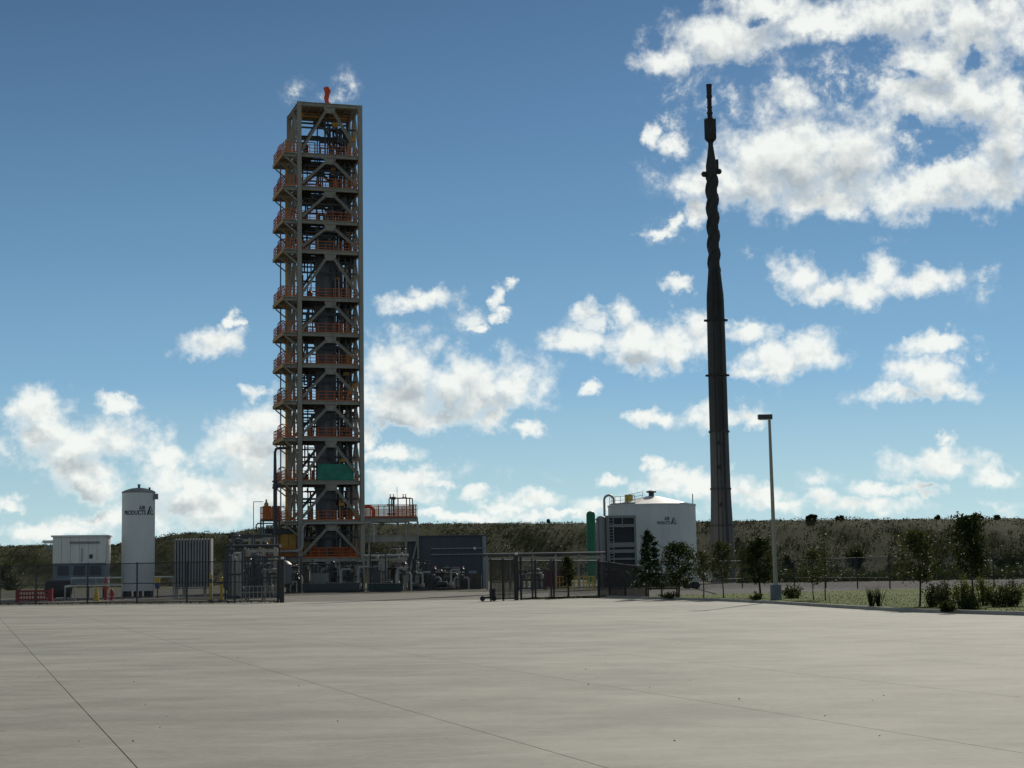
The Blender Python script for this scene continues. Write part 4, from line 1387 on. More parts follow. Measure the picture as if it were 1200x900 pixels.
# dark riser with a valve left of the tower
rv = thing('valve_riser', 'dark bent riser pipe with a valve, left of the tower', 'pipe', base(322.5, 197), GA)
zt_, zv_ = hz(321, 525, 197), hz(321, 568, 197)
pts = [(0, 0, 0), (0, 0, zv_ - 0.4), (-0.02, 0, zt_ - 0.5), (0.1, 0, zt_ - 0.12), (0.5, 0, zt_), (1.7, 0.3, zt_)]
MB().tube(pts, [0.24, 0.24, 0.16, 0.16, 0.16, 0.16], 10).build('pipe', STEEL_DK, rv, True)
MB().lathe([(0.2, -0.5), (0.36, -0.45), (0.36, -0.3), (0.22, -0.25), (0.22, 0.25), (0.36, 0.3), (0.36, 0.45), (0.2, 0.5)], 12, (0, 0, zv_)).build('valve', STEEL_DK, rv, True)
MB().box((0.42, 0, zv_), (0.5, 0.3, 0.4)).build('actuator', STEEL_DK, rv)

# small orange-railed platform left of the tower
lp = thing('side_platform', 'small platform with orange guard on dark steel legs left of the tower', 'platform', base(308, 198), GA)
zl = hz(315, 609, 198)
MB().box((1.0, 0.9, zl - 0.08), (2.1, 1.9, 0.14)).build('deck', GRATE, lp)
for x in (0.05, 1.9):
    for y in (0.05, 1.75):
        MB().bar((x, y, 0), (x, y, zl - 0.15), 0.16).build('leg', STEEL_DK, lp)
for x0, m in ((0.0, OCHRE), (0.52, ORANGE), (1.04, ORANGE), (1.52, REDP)):
    MB().box((x0 + 0.24, -0.02, zl + 0.85), (0.44, 0.05, 1.5)).build('guard_panel', ORANGE if m is OCHRE else m, lp)
MB().rail([(0, 0.02, zl), (0, 1.8, zl), (2.0, 1.8, zl)], 1.5, 0.6, 0.04).build('railing', ORANGE, lp)
MB().lathe([(0.26, 0), (0.26, 1.9), (0.1, 2.1), (0.1, 2.4)], 10, (0.55, 0.9, zl)).build('pot', OCHRE, lp, True)
mb = MB()
mb.tube([(-0.7, 0.4, zl - 1.4), (-0.7, 0.4, zl - 0.6), (-0.5, 0.4, zl - 0.4), (1.2, 0.4, zl - 0.4)], 0.08, 7)
mb.tube([(0.4, -0.2, 1.0), (0.4, -0.2, zl - 0.7), (1.4, -0.2, zl - 0.7), (1.4, -0.2, 1.5)], 0.1, 7)
mb.tube([(-0.3, -0.2, zl - 2.0), (2.4, -0.2, zl - 1.6)], 0.12, 7)
mb.build('hung_pipes', STEEL_DK, lp)

# thin sampling mast with an arm
sm_ = thing('thin_mast', 'thin grey mast with a short side arm left of the tower', 'mast', base(297, 170))
zq = hz(297, 588, 170)
MB().tube([(0, 0, 0), (0, 0, zq)], 0.045, 6).build('pole', STEEL_LT, sm_)
MB().bar((0, 0, zq), (0.95, 0, zq), 0.06).build('arm', STEEL_LT, sm_)

# ochre cladded box at the tower foot
ob_ = thing('ochre_cold_box', 'ochre yellow cladded box on legs at the left foot of the tower', 'cold box', TP(-4.0, 0.8, 0), GA)
z0_, z1_ = hz(330, 654, TD), hz(330, 626, TD)
for k in range(4):
    MB().box((0.46 + 0.92 * k, 0, (z0_ + z1_) / 2 + 0.35), (0.86, 0.16, z1_ - z0_ - 0.7)).build('cladding_panel', OCHRE, ob_)
MB().box((1.85, 1.5, (z0_ + z1_) / 2), (3.6, 2.8, z1_ - z0_)).build('shell', OCHRE, ob_)
MB().box((1.85, -0.02, z0_ + 0.2), (3.66, 0.24, 0.36)).build('base_beam', ORANGE, ob_)
MB().box((1.85, 1.4, z1_ + 0.35), (3.7, 3.0, 0.6)).build('top_frame', STEEL_DK, ob_)
for x in (0.15, 1.85, 3.55):
    for y in (0.1, 2.7):
        MB().bar((x, y, 0), (x, y, z0_), 0.22).build('leg', STEEL, ob_)

# orange boxes on the first floor of the tower
RUST = mat('rust_paint', (0.26, 0.062, 0.02), 0.7, 0, 0.3, 2)
for k, (u, w, m, lb_) in enumerate(((2.2, 2.0, RUST, 'dull orange box on the lowest tower floor, left one'),
                                    (5.5, 2.2, RUST, 'rusty orange box on the lowest tower floor, right one'))):
    t = thing('equipment_box', lb_, 'box', TP(u, 0.9, LEV[0]), GA)
    MB().box((0, 0.4, 0.62), (w, 0.9, 1.1)).build('body', m, t)
    MB().box((0, 0.4, 1.2), (w + 0.1, 1.0, 0.08)).build('lid', m, t)
    for x in (-w / 4, w / 4):
        MB().box((x, -0.07, 0.62), (w / 2 - 0.12, 0.04, 0.9)).build('door', m, t)


# pumps, pots and small skids on the ground
def pump(px, D, label, m=STEEL_DK, s=1.0, rz=0.0):
    t = thing('pump_skid', label, 'pump', base(px, D), rz)
    MB().box((0, 0, 0.12 * s), (2.2 * s, 0.9 * s, 0.24 * s)).build('base_frame', STEEL_DK, t)
    MB().tube([(-0.9 * s, 0, 0.62 * s), (-0.86 * s, 0, 0.62 * s), (0.1 * s, 0, 0.62 * s), (0.2 * s, 0, 0.62 * s)], [0.2 * s, 0.33 * s, 0.33 * s, 0.2 * s], 12).build('motor', m, t, True)
    MB().tube([(0.15 * s, 0, 0.62 * s), (0.45 * s, 0, 0.62 * s)], 0.09 * s, 8).build('shaft', STEEL_LT, t)
    MB().tube([(0.4 * s, 0, 0.62 * s), (0.5 * s, 0, 0.62 * s), (0.8 * s, 0, 0.62 * s), (0.9 * s, 0, 0.62 * s)], [0.2 * s, 0.4 * s, 0.4 * s, 0.2 * s], 12).build('casing', STEEL, t, True)
    MB().tube([(0.65 * s, 0, 0.9 * s), (0.65 * s, 0, 2.0 * s), (0.75 * s, 0, 2.2 * s), (1.6 * s, 0, 2.2 * s)], 0.12 * s, 8).build('outlet_pipe', STEEL_LT, t, True)
    return t


def pot(px, D, r, h, label, m, name='small_vessel', legs=True):
    t = thing(name, label, 'vessel', base(px, D))
    z0 = 0.6 if legs else 0.0
    MB().lathe([(r * 0.4, z0), (r, z0 + r * 0.5), (r, h - r * 0.5), (r * 0.5, h - 0.1 * r), (r * 0.15, h), (r * 0.15, h + 0.4)], 16).build('shell', m, t, True)
    for k in range(3):
        a = 2 * PI * k / 3 + 0.5
        MB().bar((r * 0.85 * math.cos(a), r * 0.85 * math.sin(a), 0), (r * 0.85 * math.cos(a), r * 0.85 * math.sin(a), z0 + r * 0.8), 0.1).build('leg', STEEL, t)
    MB().tube([(r, 0, z0 + 0.6), (r + 0.5, 0, z0 + 0.6), (r + 0.5, 0, 0.1)], 0.07, 6).build('pipe', STEEL_LT, t)
    return t


def cabinet(px, D, w, h, d, label, m, cat='cabinet', name='control_cabinet', rz=0.0):
    t = thing(name, label, cat, base(px, D), rz)
    MB().box((0, d / 2, h / 2 + 0.08), (w, d, h - 0.16)).build('body', m, t)
    MB().box((0, d / 2, 0.06), (w * 0.9, d * 0.9, 0.12)).build('plinth', STEEL_DK, t)
    MB().box((0, d / 2, h + 0.04), (w + 0.12, d + 0.12, 0.06)).build('roof', m, t)
    n = max(1, round(w / 0.8))
    for k in range(n):
        dr = MB().box((-w / 2 + w * (k + 0.5) / n, -0.02, h / 2 + 0.08), (w / n - 0.06, 0.05, h - 0.3)).build('door', m, t)
        MB().box((-w / 2 + w * (k + 0.5) / n + w / n * 0.3, -0.06, h / 2), (0.05, 0.05, 0.2)).build('handle', STEEL_DK, dr)
    return t


def valve_stand(px, D, h, label, m=STEEL_DK, rz=0.0):
    t = thing('valve_stand', label, 'valve', base(px, D), rz)
    MB().tube([(-0.8, 0, 0), (-0.8, 0, h * 0.6), (-0.65, 0, h * 0.7), (0.65, 0, h * 0.7), (0.8, 0, h * 0.6), (0.8, 0, 0)], 0.11, 8).build('pipe', STEEL_LT, t, True)
    MB().lathe([(0.12, -0.3), (0.28, -0.28), (0.28, 0.28), (0.12, 0.3), (0.07, 0.32), (0.07, 0.75), (0.3, 0.78), (0.34, 0.95), (0.2, 1.1)], 12, (0, 0, h * 0.7)).build('valve', m, t, True)
    MB().tube([(0.28 * math.cos(a), 0.28 * math.sin(a), h * 0.7 + 1.15) for a in np.linspace(0, 2 * PI, 11)], 0.025, 5, False).build('handwheel', REDP, t)
    return t


pump(284, 138, 'dark pump skid behind the white barrier, left part', STEEL_DK, 1.0, R(12))
pump(308, 141, 'dark pump skid behind the white barrier, next to the gate post', BLUEG, 1.05, R(-5))
pot(269, 145, 0.55, 3.2, 'small dark vessel on legs right of the yellow posts', STEEL_DK)
pot(300, 158, 0.7, 4.0, 'grey upright vessel under the two-tier pipe rack', VESSEL)
pot(333, 178, 0.8, 3.4, 'dark upright vessel below the ochre box', VESSEL)
valve_stand(291, 146, 3.2, 'looped valve pipe behind the white barrier', STEEL_DK)
valve_stand(345, 182, 2.6, 'looped valve pipe just right of the heavy gate post', STEEL_DK)
cabinet(372, 188, 2.4, 2.0, 0.8, 'grey control cabinet at the tower foot under the left brace', GREYC)
cabinet(356, 186, 1.2, 2.4, 0.8, 'rust brown cabinet at the tower foot beside the valve loop', BROWNM)
pump(392, 187, 'dark pump skid at the middle of the tower foot', STEEL_DK, 1.1, R(8))
pump(412, 186, 'blue-grey pump skid at the right of the tower foot', BLUEG, 1.2, R(-4))
pot(404, 192, 0.5, 3.0, 'slim dark vessel behind the right tower pumps', VESSEL)
cabinet(441, 184, 1.0, 2.2, 0.7, 'teal cabinet under the annex deck', BLUEG)
pot(448, 190, 0.6, 3.4, 'pale grey vessel under the annex deck', GREYC)
pump(458, 182, 'dark pump skid under the annex deck', STEEL_DK, 1.1)
pot(466, 196, 0.5, 3.8, 'dark vessel behind the annex deck posts', VESSEL)
valve_stand(473, 184, 2.8, 'looped valve pipe under the annex deck', STEEL_DK)
pump(489, 186, 'dark pump skid at the right foot of the annex deck', BLUEG, 0.9, R(5))
valve_stand(508, 192, 2.0, 'looped valve pipe in front of the shed, left end', BLUEG)
pump(522, 190, 'pump skid in front of the middle of the shed', STEEL_DK, 1.0, R(-8))
valve_stand(541, 192, 1.9, 'looped valve pipe in front of the shed door', STEEL_DK)
cabinet(556, 192, 1.6, 1.7, 0.7, 'rusty low cabinet in front of the right shed end', BROWNM)
cabinet(388, 180, 6.0, 0.9, 1.0, 'long dark blue trough along the tower foot', BLUEG, 'trough', 'trough')
cabinet(452, 178, 3.6, 0.8, 1.0, 'low dark green bund box right of the tower foot', mat('dark_green_paint', (0.03, 0.055, 0.045), 0.6), 'bund', 'bund_box')
cabinet(643, 188, 2.6, 1.9, 1.2, 'dark red cabinet under the pipe bridge, left of the small tree', mat('dark_red_paint', (0.16, 0.02, 0.03), 0.5), 'cabinet', 'red_cabinet')
cabinet(656, 190, 1.5, 2.0, 1.2, 'darker red cabinet close behind the small tree at the fence', mat('maroon_paint', (0.11, 0.015, 0.03), 0.5), 'cabinet', 'red_cabinet')


# yellow railing set, posts
def yellow_rail(px, D, w, label):
    t = thing('safety_railing', label, 'railing', base(px, D))
    n = 5
    for k in range(n):
        MB().bar((w * k / (n - 1), 0, 0), (w * k / (n - 1), 0, 1.35), 0.08).build('post', YELLOW, t)
    for z in (1.3, 0.75):
        MB().bar((0, 0.0, z), (w, 0.0, z), 0.055).build('rail', YELLOW, t)
    return t


GY_ = 'yellow railings in the yard'
for px, D, w, l in ((652, 165, 1.3, 'short yellow safety railing left of the small tree by the fence'), (673, 160, 1.8, 'yellow safety railing right of the small tree by the fence'),
                    (684, 150, 1.0, 'short yellow safety railing nearest the dark fence corner')):
    tag(yellow_rail(px, D, w, l), group=GY_)
for px, l in ((247, 'tall yellow post next to the finned bank'), (259.5, 'tall yellow post with dark cap further from the finned bank')):
    t = thing('tall_bollard', l, 'bollard', base(px, 128), 0, 'tall yellow posts')
    z = hz(px, 672 if px < 250 else 676, 128)
    MB().lathe([(0.11, 0), (0.11, z - 0.05), (0.06, z)], 10).build('post', YELLOW, t, True)
    MB().lathe([(0.125, 0), (0.125, 0.18)], 10, (0, 0, z * 0.7)).build('band', STEEL_DK, t)
    MB().box((0, 0, 0.03), (0.4, 0.4, 0.06)).build('base_plate', STEEL_DK, t)

# sign on the silo side
sg = thing('valve_box', 'small yellow box over a blue one at the right foot of the silo', 'box', base(184.5, 150))
MB().bar((0, 0.1, 0), (0, 0.1, 1.2), 0.1).build('stand', STEEL_DK, sg)
MB().box((0, 0, hz(184, 680, 150)), (0.42, 0.2, 0.5)).build('upper_box', YELLOW, sg)
MB().box((0, 0, hz(184, 687, 150)), (0.4, 0.2, 0.4)).build('lower_box', mat('blue_paint', (0.03, 0.05, 0.16), 0.5), sg)

# red pickets, hydrants, caution cone
rb = thing('red_barrier', 'low red slatted barrier behind the left fence', 'barrier', base(19.5, 138), R(2))
w_ = 41 * 138 / F
zt_ = hz(40, 690, 138)
for x in (0.06, w_ - 0.06):
    MB().box((x, 0, zt_ / 2), (0.22, 0.25, zt_)).build('end_post', REDP, rb)
for z in (zt_ * 0.82, zt_ * 0.5, zt_ * 0.2):
    MB().box((w_ / 2, 0, z), (w_ - 0.3, 0.06, 0.14)).build('rail', REDP, rb)
for k in range(11):
    MB().box((0.28 + (w_ - 0.56) * k / 10, -0.05, zt_ * 0.48), (0.09, 0.03, zt_ * 0.86)).build('slat', REDP, rb)
for px, D, h, l in ((124, 143, hz(124, 676, 143), 'tall red hydrant between the white building and silo'), (131, 139, hz(131, 690, 139), 'short red hydrant next to the taller one before the silo')):
    t = thing('fire_hydrant', l, 'hydrant', base(px, D), 0, 'red hydrants before the silo')
    MB().lathe([(0.2, 0), (0.2, 0.08), (0.11, 0.12), (0.12, h * 0.62), (0.17, h * 0.64), (0.17, h * 0.7), (0.12, h * 0.9), (0.04, h)], 12).build('body', REDP, t, True)
    MB().tube([(-0.24, 0, h * 0.5), (0.24, 0, h * 0.5)], 0.07, 8).build('nozzle', REDP, t)
cc = thing('caution_cone', 'small yellow caution cone on the gravel before the white building', 'cone', base(113, 138))
zt_ = hz(113, 688, 138)
MB().box((0, 0, 0.03), (0.6, 0.6, 0.06)).build('base', YELLOW, cc)
MB().lathe([(0.26, 0.06), (0.05, zt_)], 12).build('body', YELLOW, cc, True)

# portable white barrier
pb = thing('portable_barrier', 'white tubular barrier on feet standing by the gate post', 'barrier', base(282.5, 118), R(1))
w_ = 43 * 118 / F
z1_ = hz(303, 686.5, 118)
for z in (0.25, z1_ * 0.6, z1_ - 0.03):
    MB().tube([(0, 0, z), (w_, 0, z)], 0.035, 6).build('rail', STEEL_LT, pb)
for k in range(10):
    MB().tube([(w_ * k / 9, 0, 0.1 if k in (0, 9) else 0.25), (w_ * k / 9, 0, z1_ - 0.03)], 0.03, 6).build('upright', STEEL_LT, pb)
for x in (0.2, w_ - 0.2):
    MB().bar((x, -0.35, 0.04), (x, 0.35, 0.04), 0.07).build('foot', STEEL_LT, pb)


# ------------------------------------------------------------------ fences
def fence(pts, h, label, spacing=3.0, name='chain_link_fence', cat='fence', postm=STEEL_DK, mesh=CHAIN, rails=(1.0, 0.5, 0.04), pr=0.06, slats=False, top_h=None):
    pts = [Vector(p) for p in pts]
    root = thing(name, label, cat, pts[0])
    o0 = pts[0]
    tops = top_h or [h] * len(pts)
    mv, mf, muv = [], [], []
    run = 0.0
    for i in range(len(pts) - 1):
        a, b = pts[i] - o0, pts[i + 1] - o0
        L = (b - a).length
        n = max(1, round(L / spacing))
        for k in range(n + (1 if i == len(pts) - 2 else 0)):
            p = a.lerp(b, k / n)
            hh = tops[i] + (tops[i + 1] - tops[i]) * k / n
            MB().tube([p, p + Vector((0, 0, hh + 0.08))], pr, 7).build('post', postm, root)
        for rr in rails:
            MB().tube([a + Vector((0, 0, tops[i] * rr)), b + Vector((0, 0, tops[i + 1] * rr))], 0.03, 5).build('rail', postm, root)
        if slats:
            m = int(L / 0.16)
            for k in range(1, m):
                p = a.lerp(b, k / m)
                hh = tops[i] + (tops[i + 1] - tops[i]) * k / m
                MB().bar(p + Vector((0, 0, 0.08)), p + Vector((0, 0, hh - 0.02)), 0.035).build('picket', postm, root)
        if mesh:
            q = len(mv)
            off = Vector((0, 0.05, 0))
            mv += [tuple(a + off + Vector((0, 0, 0.05))), tuple(b + off + Vector((0, 0, 0.05))), tuple(b + off + Vector((0, 0, tops[i + 1]))), tuple(a + off + Vector((0, 0, tops[i])))]
            mf.append((q, q + 1, q + 2, q + 3))
            muv += [(run, 0), (run + L, 0), (run + L, tops[i + 1]), (run, tops[i])]
            run += L
    if mesh:
        me = bpy.data.meshes.new('wire_mesh')
        me.from_pydata(mv, [], mf)
        ul = me.uv_layers.new(name='UVMap')
        for k, u in enumerate(muv):
            ul.data[k].uv = u
        me.materials.append(mesh)
        o = bpy.data.objects.new('wire_mesh', me)
        C.objects.link(o)
        o.parent = root
    return root


f_l = [Vector((-70, 136.5, 0)), base(0, 122.3), base(42, 121.2), base(102.5, 119.5), base(160.5, 118), base(219, 116), base(275, 114), base(329, 112)]
fence(f_l, 2.75, 'long dark chain-link fence along the left edge of the concrete', 60)
# heavy gate posts
for px, D, r, l in ((330.5, 111.6, 0.15, 'heavy dark gate post at the end of the left fence'), (605, 107.5, 0.14, 'heavy dark gate post right of the gate opening')):
    t = thing('gate_post', l, 'post', base(px, D), 0, 'heavy gate posts')
    MB().tube([(0, 0, 0), (0, 0, 2.8)], r, 12).build('pole', BLACK_STEEL, t)
    MB().tube([(-0.28 if px < 400 else 0.3, 0.1, 0), (-0.28 if px < 400 else 0.3, 0.1, 2.7)], 0.07, 8).build('brace_pole', BLACK_STEEL, t)
    MB().lathe([(0.09, 0), (0.11, 0.06), (0.06, 0.16)], 10, (0.03, 0, 2.8)).build('cap', LAMPG, t, True)
gl = fence([base(575, 104), base(604, 107)], 2.5, 'narrow sliding gate leaf of dark pickets next to the gate opening', 1.6, 'sliding_gate', 'gate', BLACK_STEEL, CHAIN_D, (1.0, 0.45, 0.05), 0.06, True)
t = thing('gate_roller', 'small dark roller carriage at the foot of the sliding gate', 'gate roller', base(572, 104.5))
MB().box((0, 0, 0.22), (0.9, 0.3, 0.12)).build('frame', BLACK_STEEL, t)
for x in (-0.35, 0.35):
    MB().tube([(x, -0.12, 0.16), (x, 0.12, 0.16)], 0.16, 12).build('wheel', BLACK_STEEL, t)
MB().box((0.25, 0, 0.5), (0.35, 0.35, 0.5)).build('motor_box', BLACK_STEEL, t)
fence([base(606, 107.5), base(624, 109.5), base(646, 111.5), base(666, 113.5), base(701, 118)], 2.45,
      'dark chain-link fence with twin posts right of the gate opening', 60, rails=(1.0, 0.04))
for px, D, l in ((627.5, 109.8, 'extra dark fence post, the one nearer the gate opening'), (649, 111.8, 'extra dark fence post, the one nearer the small tree')):
    t = thing('fence_post', l, 'post', base(px, D), 0, 'twin fence posts')
    MB().tube([(0, 0, 0), (0, 0, 2.4)], 0.06, 8).build('pole', BLACK_STEEL, t)
    MB().tube([(0, 0, 2.4), (0, 0, 2.48)], 0.075, 8).build('cap', BLACK_STEEL, t)
fence([base(702, 116), base(714, 114), base(733, 110), base(757, 106)], 2.35, 'dark picket fence bay stepping down towards the round tank', 60,
      'picket_fence', 'fence', BLACK_STEEL, CHAIN_D, (1.0, 0.05), 0.07, True, [2.35, 2.3, 2.1, 1.95])
fence([base(762, 150), base(870, 160), base(931, 158), base(968, 150), base(1005, 140), base(1043, 136), base(1165, 132), base(1260, 130)], 2.5,
      'chain-link fence crossing behind the grass and trees', 60, rails=(1.0, 0.35), pr=0.055, postm=BLACK_STEEL)

# brown board enclosure
bx = thing('board_screen', 'weathered brown boarded screen behind the dark tree and fence', 'screen', base(756, 108), R(2))
w_ = 39 * 108 / F
zb0, zb1 = hz(775, 691, 108), hz(775, 672, 108)
for k in range(7):
    MB().box((w_ / 2, 0, zb0 + (zb1 - zb0) * (k + 0.5) / 7), (w_, 0.04, (zb1 - zb0) / 7 - 0.02)).build('board', BROWNM, bx)
for x in (0.1, w_ * 0.5, w_ - 0.1):
    MB().bar((x, 0.08, 0), (x, 0.08, zb1 + 0.05), 0.1).build('post', STEEL_DK, bx)

# ------------------------------------------------------------------ lamp post
LPD = 88.0
lp_b = base(909.5, LPD, 700)
lamp = thing('lamp_post', 'tall grey lamp post with box lantern on a concrete plinth', 'lamp post', lp_b)
lz1 = hz(902, 488.5, LPD)
pz = hz(909, 685, LPD)
top = at(901.5, 489, LPD) - lp_b
MB().lathe([(0.29, 0.0), (0.29, pz - 0.02), (0.28, pz)], 20).build('plinth', PLINTH, lamp, True)
MB().tube([(0, 0, pz + 0.02), (top.x * 0.5, 0, (pz + lz1) / 2), (top.x, 0, lz1)], [0.115, 0.095, 0.07], 12).build('pole', STEEL, lamp, True)
MB().lathe([(0.17, 0.004), (0.17, 0.04), (0.13, 0.09)], 12, (0, 0, pz)).build('base_flange', STEEL_LT, lamp)
hd = MB().box((top.x - 0.22, 0, lz1 + 0.0), (0.72, 0.36, 0.24)).build('lantern', STEEL_DK, lamp)
MB().box((top.x - 0.24, 0, lz1 - 0.135), (0.55, 0.28, 0.03)).build('lens', LAMPG, hd)


# ------------------------------------------------------------------ trees and shrubs
def tree(px, D, ytop, ybase, wpx, label, kind='oval', leaf=LEAF_DK, n=2600, trunk_px=1.0, crown0=0.25, name='young_tree', seed=1, group=None, zb=0.08, lsize=None, lean=0.0, gaps=0.0):
    rg = np.random.default_rng(seed)
    rr = random.Random(seed)
    b = base(px, D, ybase)
    t = thing(name, label, 'tree', (b.x, b.y, zb), 0, group)
    h = hz(px, ytop, D) - zb
    w = wpx * D / F
    # trunk with a slight bend
    pts, rad = [], []
    r0 = trunk_px * D / F
    for i in range(7):
        f = i / 6
        pts.append((lean * f + 0.03 * w * math.sin(f * 5 + seed), 0.03 * w * math.cos(f * 4 + seed), h * 0.93 * f - 0.05))
        rad.append(max(0.012, r0 * (1 - 0.85 * f)))
    mb = MB().tube(pts, rad, 8)
    nl = {'conifer': 34, 'round': 8}.get(kind, 26)
    tips = []
    for k in range(nl):
        f = crown0 + (0.96 - crown0) * (k + rr.random()) / nl
        i = min(5, int(f * 6))
        p = Vector(pts[i]).lerp(Vector(pts[i + 1]), f * 6 - i)
        a = k * 2.4 + rr.random()
        g_ = (f - crown0) / (1 - crown0)
        if kind == 'conifer':
            rl = w / 2 * (1 - g_) ** 0.8 * rr.uniform(0.75, 1.1) + 0.05
            tip = p + Vector((math.cos(a) * rl, math.sin(a) * rl, rl * 0.12 - 0.05))
        elif kind == 'upright':
            rl = w / 2 * (0.35 + 0.65 * math.sin(PI * min(1, g_ * 0.9 + 0.15))) * rr.uniform(0.6, 1.1)
            tip = p + Vector((math.cos(a) * rl, math.sin(a) * rl, rl * 1.3))
        else:
            prof_ = math.sin(PI * min(1, max(0.0, g_ * 0.86 + 0.13))) ** 0.7
            rl = w / 2 * prof_ * rr.uniform(0.65, 1.12)
            tip = p + Vector((math.cos(a) * rl, math.sin(a) * rl, rl * 0.55))
        if tip.z > h:
            tip.z = h
        midp = p.lerp(tip, 0.5) + Vector((0, 0, -0.05 * rl))
        mb.tube([p, midp, tip], [r0 * 0.32 * (1 - f * 0.5), r0 * 0.2, 0.006], 5, False)
        tips.append((p, tip, rl))
    mb.build('trunk', BARK, t, True)
    if n and kind == 'round':
        ls = lsize
        cs, sz = [], []
        lob = [(rr.uniform(-0.3, 0.3) * w, rr.uniform(-0.3, 0.3) * w, h * rr.uniform(0.12, 0.62), rr.uniform(0.5, 1.0)) for _ in range(7)]
        for k in range(n):
            lx, ly, lz_, lr_ = lob[k % 7]
            d = Vector((rr.gauss(0, 1), rr.gauss(0, 1), rr.gauss(0, 1))).normalized() * rr.random() ** 0.4
            cs.append((lx + d.x * w * 0.25 * lr_, ly + d.y * w * 0.25 * lr_, max(0.1, lz_ + d.z * h * 0.32 * lr_)))
            sz.append(ls * rr.uniform(0.5, 1.3))
        quads('crown', np.array(cs), np.array(sz), leaf, t, rng=rg)
    elif n:
        cs, sz = [], []
        ls = lsize or max(0.11, 2.6 * D / F)
        for k in range(n):
            p, tip, rl = tips[rr.randrange(len(tips))]
            if gaps and rr.random() < gaps * 0.5:
                continue
            f = 0.25 + 0.8 * rr.random() ** 0.7
            c = p.lerp(tip, f)
            sp = (0.12 + 0.16 * rl) * (0.75 if kind == 'conifer' else 1.0)
            cs.append((c.x + rr.gauss(0, sp * 0.6), c.y + rr.gauss(0, sp * 0.6), c.z + rr.gauss(0, sp * 0.5)))
            sz.append(ls * rr.uniform(0.6, 1.3))
        quads('crown', np.array(cs), np.array(sz), leaf, t, rng=rg)
    return t


tree(761, 103, 612, 699, 38, 'dark pointed conifer in front of the round white tank', 'conifer', LEAF_CON, 5200, 0.9, 0.16, 'conifer_tree', 11)
tree(796, 101, 632, 703, 46, 'bushy dark tree hiding the end of the boarded screen', 'oval', LEAF_DK, 4400, 1.3, 0.2, 'bushy_tree', 12)
tree(824.5, 98, 642, 704, 22, 'thin young tree with a loose crown left of the stack', 'oval', LEAF_OL, 900, 0.8, 0.38, 'young_tree', 13, gaps=0.2)
tree(847, 97, 630, 704, 36, 'slender leafy tree standing in front of the stack foot', 'oval', LEAF_OL, 2300, 0.8, 0.3, 'young_tree', 14)
tree(891, 95, 625, 705, 37, 'dense dark oval tree left of the lamp post', 'oval', LEAF_DK, 4600, 1.4, 0.24, 'dense_tree', 15)
tree(954, 86, 640, 708, 34, 'thin dark tree with flat loose crown right of the lamp post', 'oval', LEAF_OL, 1500, 0.7, 0.32, 'young_tree', 16)
tree(968, 84, 615, 709, 16, 'almost leafless upright sapling right of the lamp post', 'upright', LEAF_OL, 420, 0.8, 0.3, 'sapling', 17)
tree(666, 112, 648, 702, 17, 'small dark tree growing in the fence line right of the gate', 'oval', LEAF_DK, 1300, 0.9, 0.3, 'small_tree', 18, zb=0.0)
tree(1078, 68.5, 615, 712, 62, 'wide open-crowned tree at the left of the roadside shrubs', 'oval', LEAF_OL, 2800, 1.4, 0.3, 'open_tree', 19, lsize=0.13, gaps=0.2)
tree(1140, 67, 600, 714, 44, 'tall spiky tree rising out of the roadside shrubs', 'upright', LEAF_DK, 2900, 1.3, 0.28, 'spiky_tree', 20, lsize=0.14)

# far trees
for i, (px, D, yt, yb, w, l, n) in enumerate([
        (742 + 209, 487, 602, 607, 14, 'round dark tree alone on the hill crest right of the lamp post', 500),
        (984, 487, 602.3, 607, 11, 'low dark tree on the hill crest beside the round one', 320),
        (1098, 487, 602, 607, 9, 'small round dark tree on the right hill crest', 300),
        (1142, 487, 602, 607, 24, 'broad low dark tree on the hill crest above the spiky tree', 500),
        (1168, 487, 602.5, 607, 12, 'small dark tree near the right end of the hill crest', 300),
        (287, 440, 614, 628, 20, 'dark leaning tree on the hill left of the tower', 600),
        (643, 487, 606.5, 612, 6, 'tiny lone tree on the crest left of the tank', 90),
        (1003, 330, 630, 655, 34, 'dark round tree at the hill foot right of the lamp post', 1100),
        (925, 330, 640, 668, 26, 'dark tree at the hill foot just right of the lamp post', 900),
        (1152, 340, 646, 678, 30, 'dark tree in the clump at the right edge, left one', 1000),
        (1180, 335, 639, 678, 44, 'large dark tree in the clump at the right edge', 1500),
        (1215, 335, 634, 678, 50, 'dark tree cut by the right edge of the view', 1500),
        (1050, 345, 652, 676, 30, 'low dark tree at the hill foot behind the open-crowned tree', 800),
        (1105, 350, 650, 676, 30, 'low dark tree at the hill foot between the two roadside trees', 800),
        (978, 345, 655, 677, 28, 'low dark tree at the hill foot behind the leafless sapling', 700),
        (880, 345, 655, 677, 30, 'low dark tree at the hill foot behind the dense oval tree', 700),
        (12, 360, 648, 682, 46, 'dark bushy tree on the slope at the left edge', 900),
        (225, 430, 618, 634, 22, 'dark bushy tree on the hill above the finned bank', 500)]):
    zb = hill_z(math.atan((px - 600) / F), D) if D > HD0 else -0.1
    tree(px, D, yt, yb, w, l, 'round', LEAF_DK, int(n * 2.2), 0.5, 0.05, 'far_tree', 40 + i, 'dark trees on and below the hill', zb=zb, lsize=2.6 * D / F)


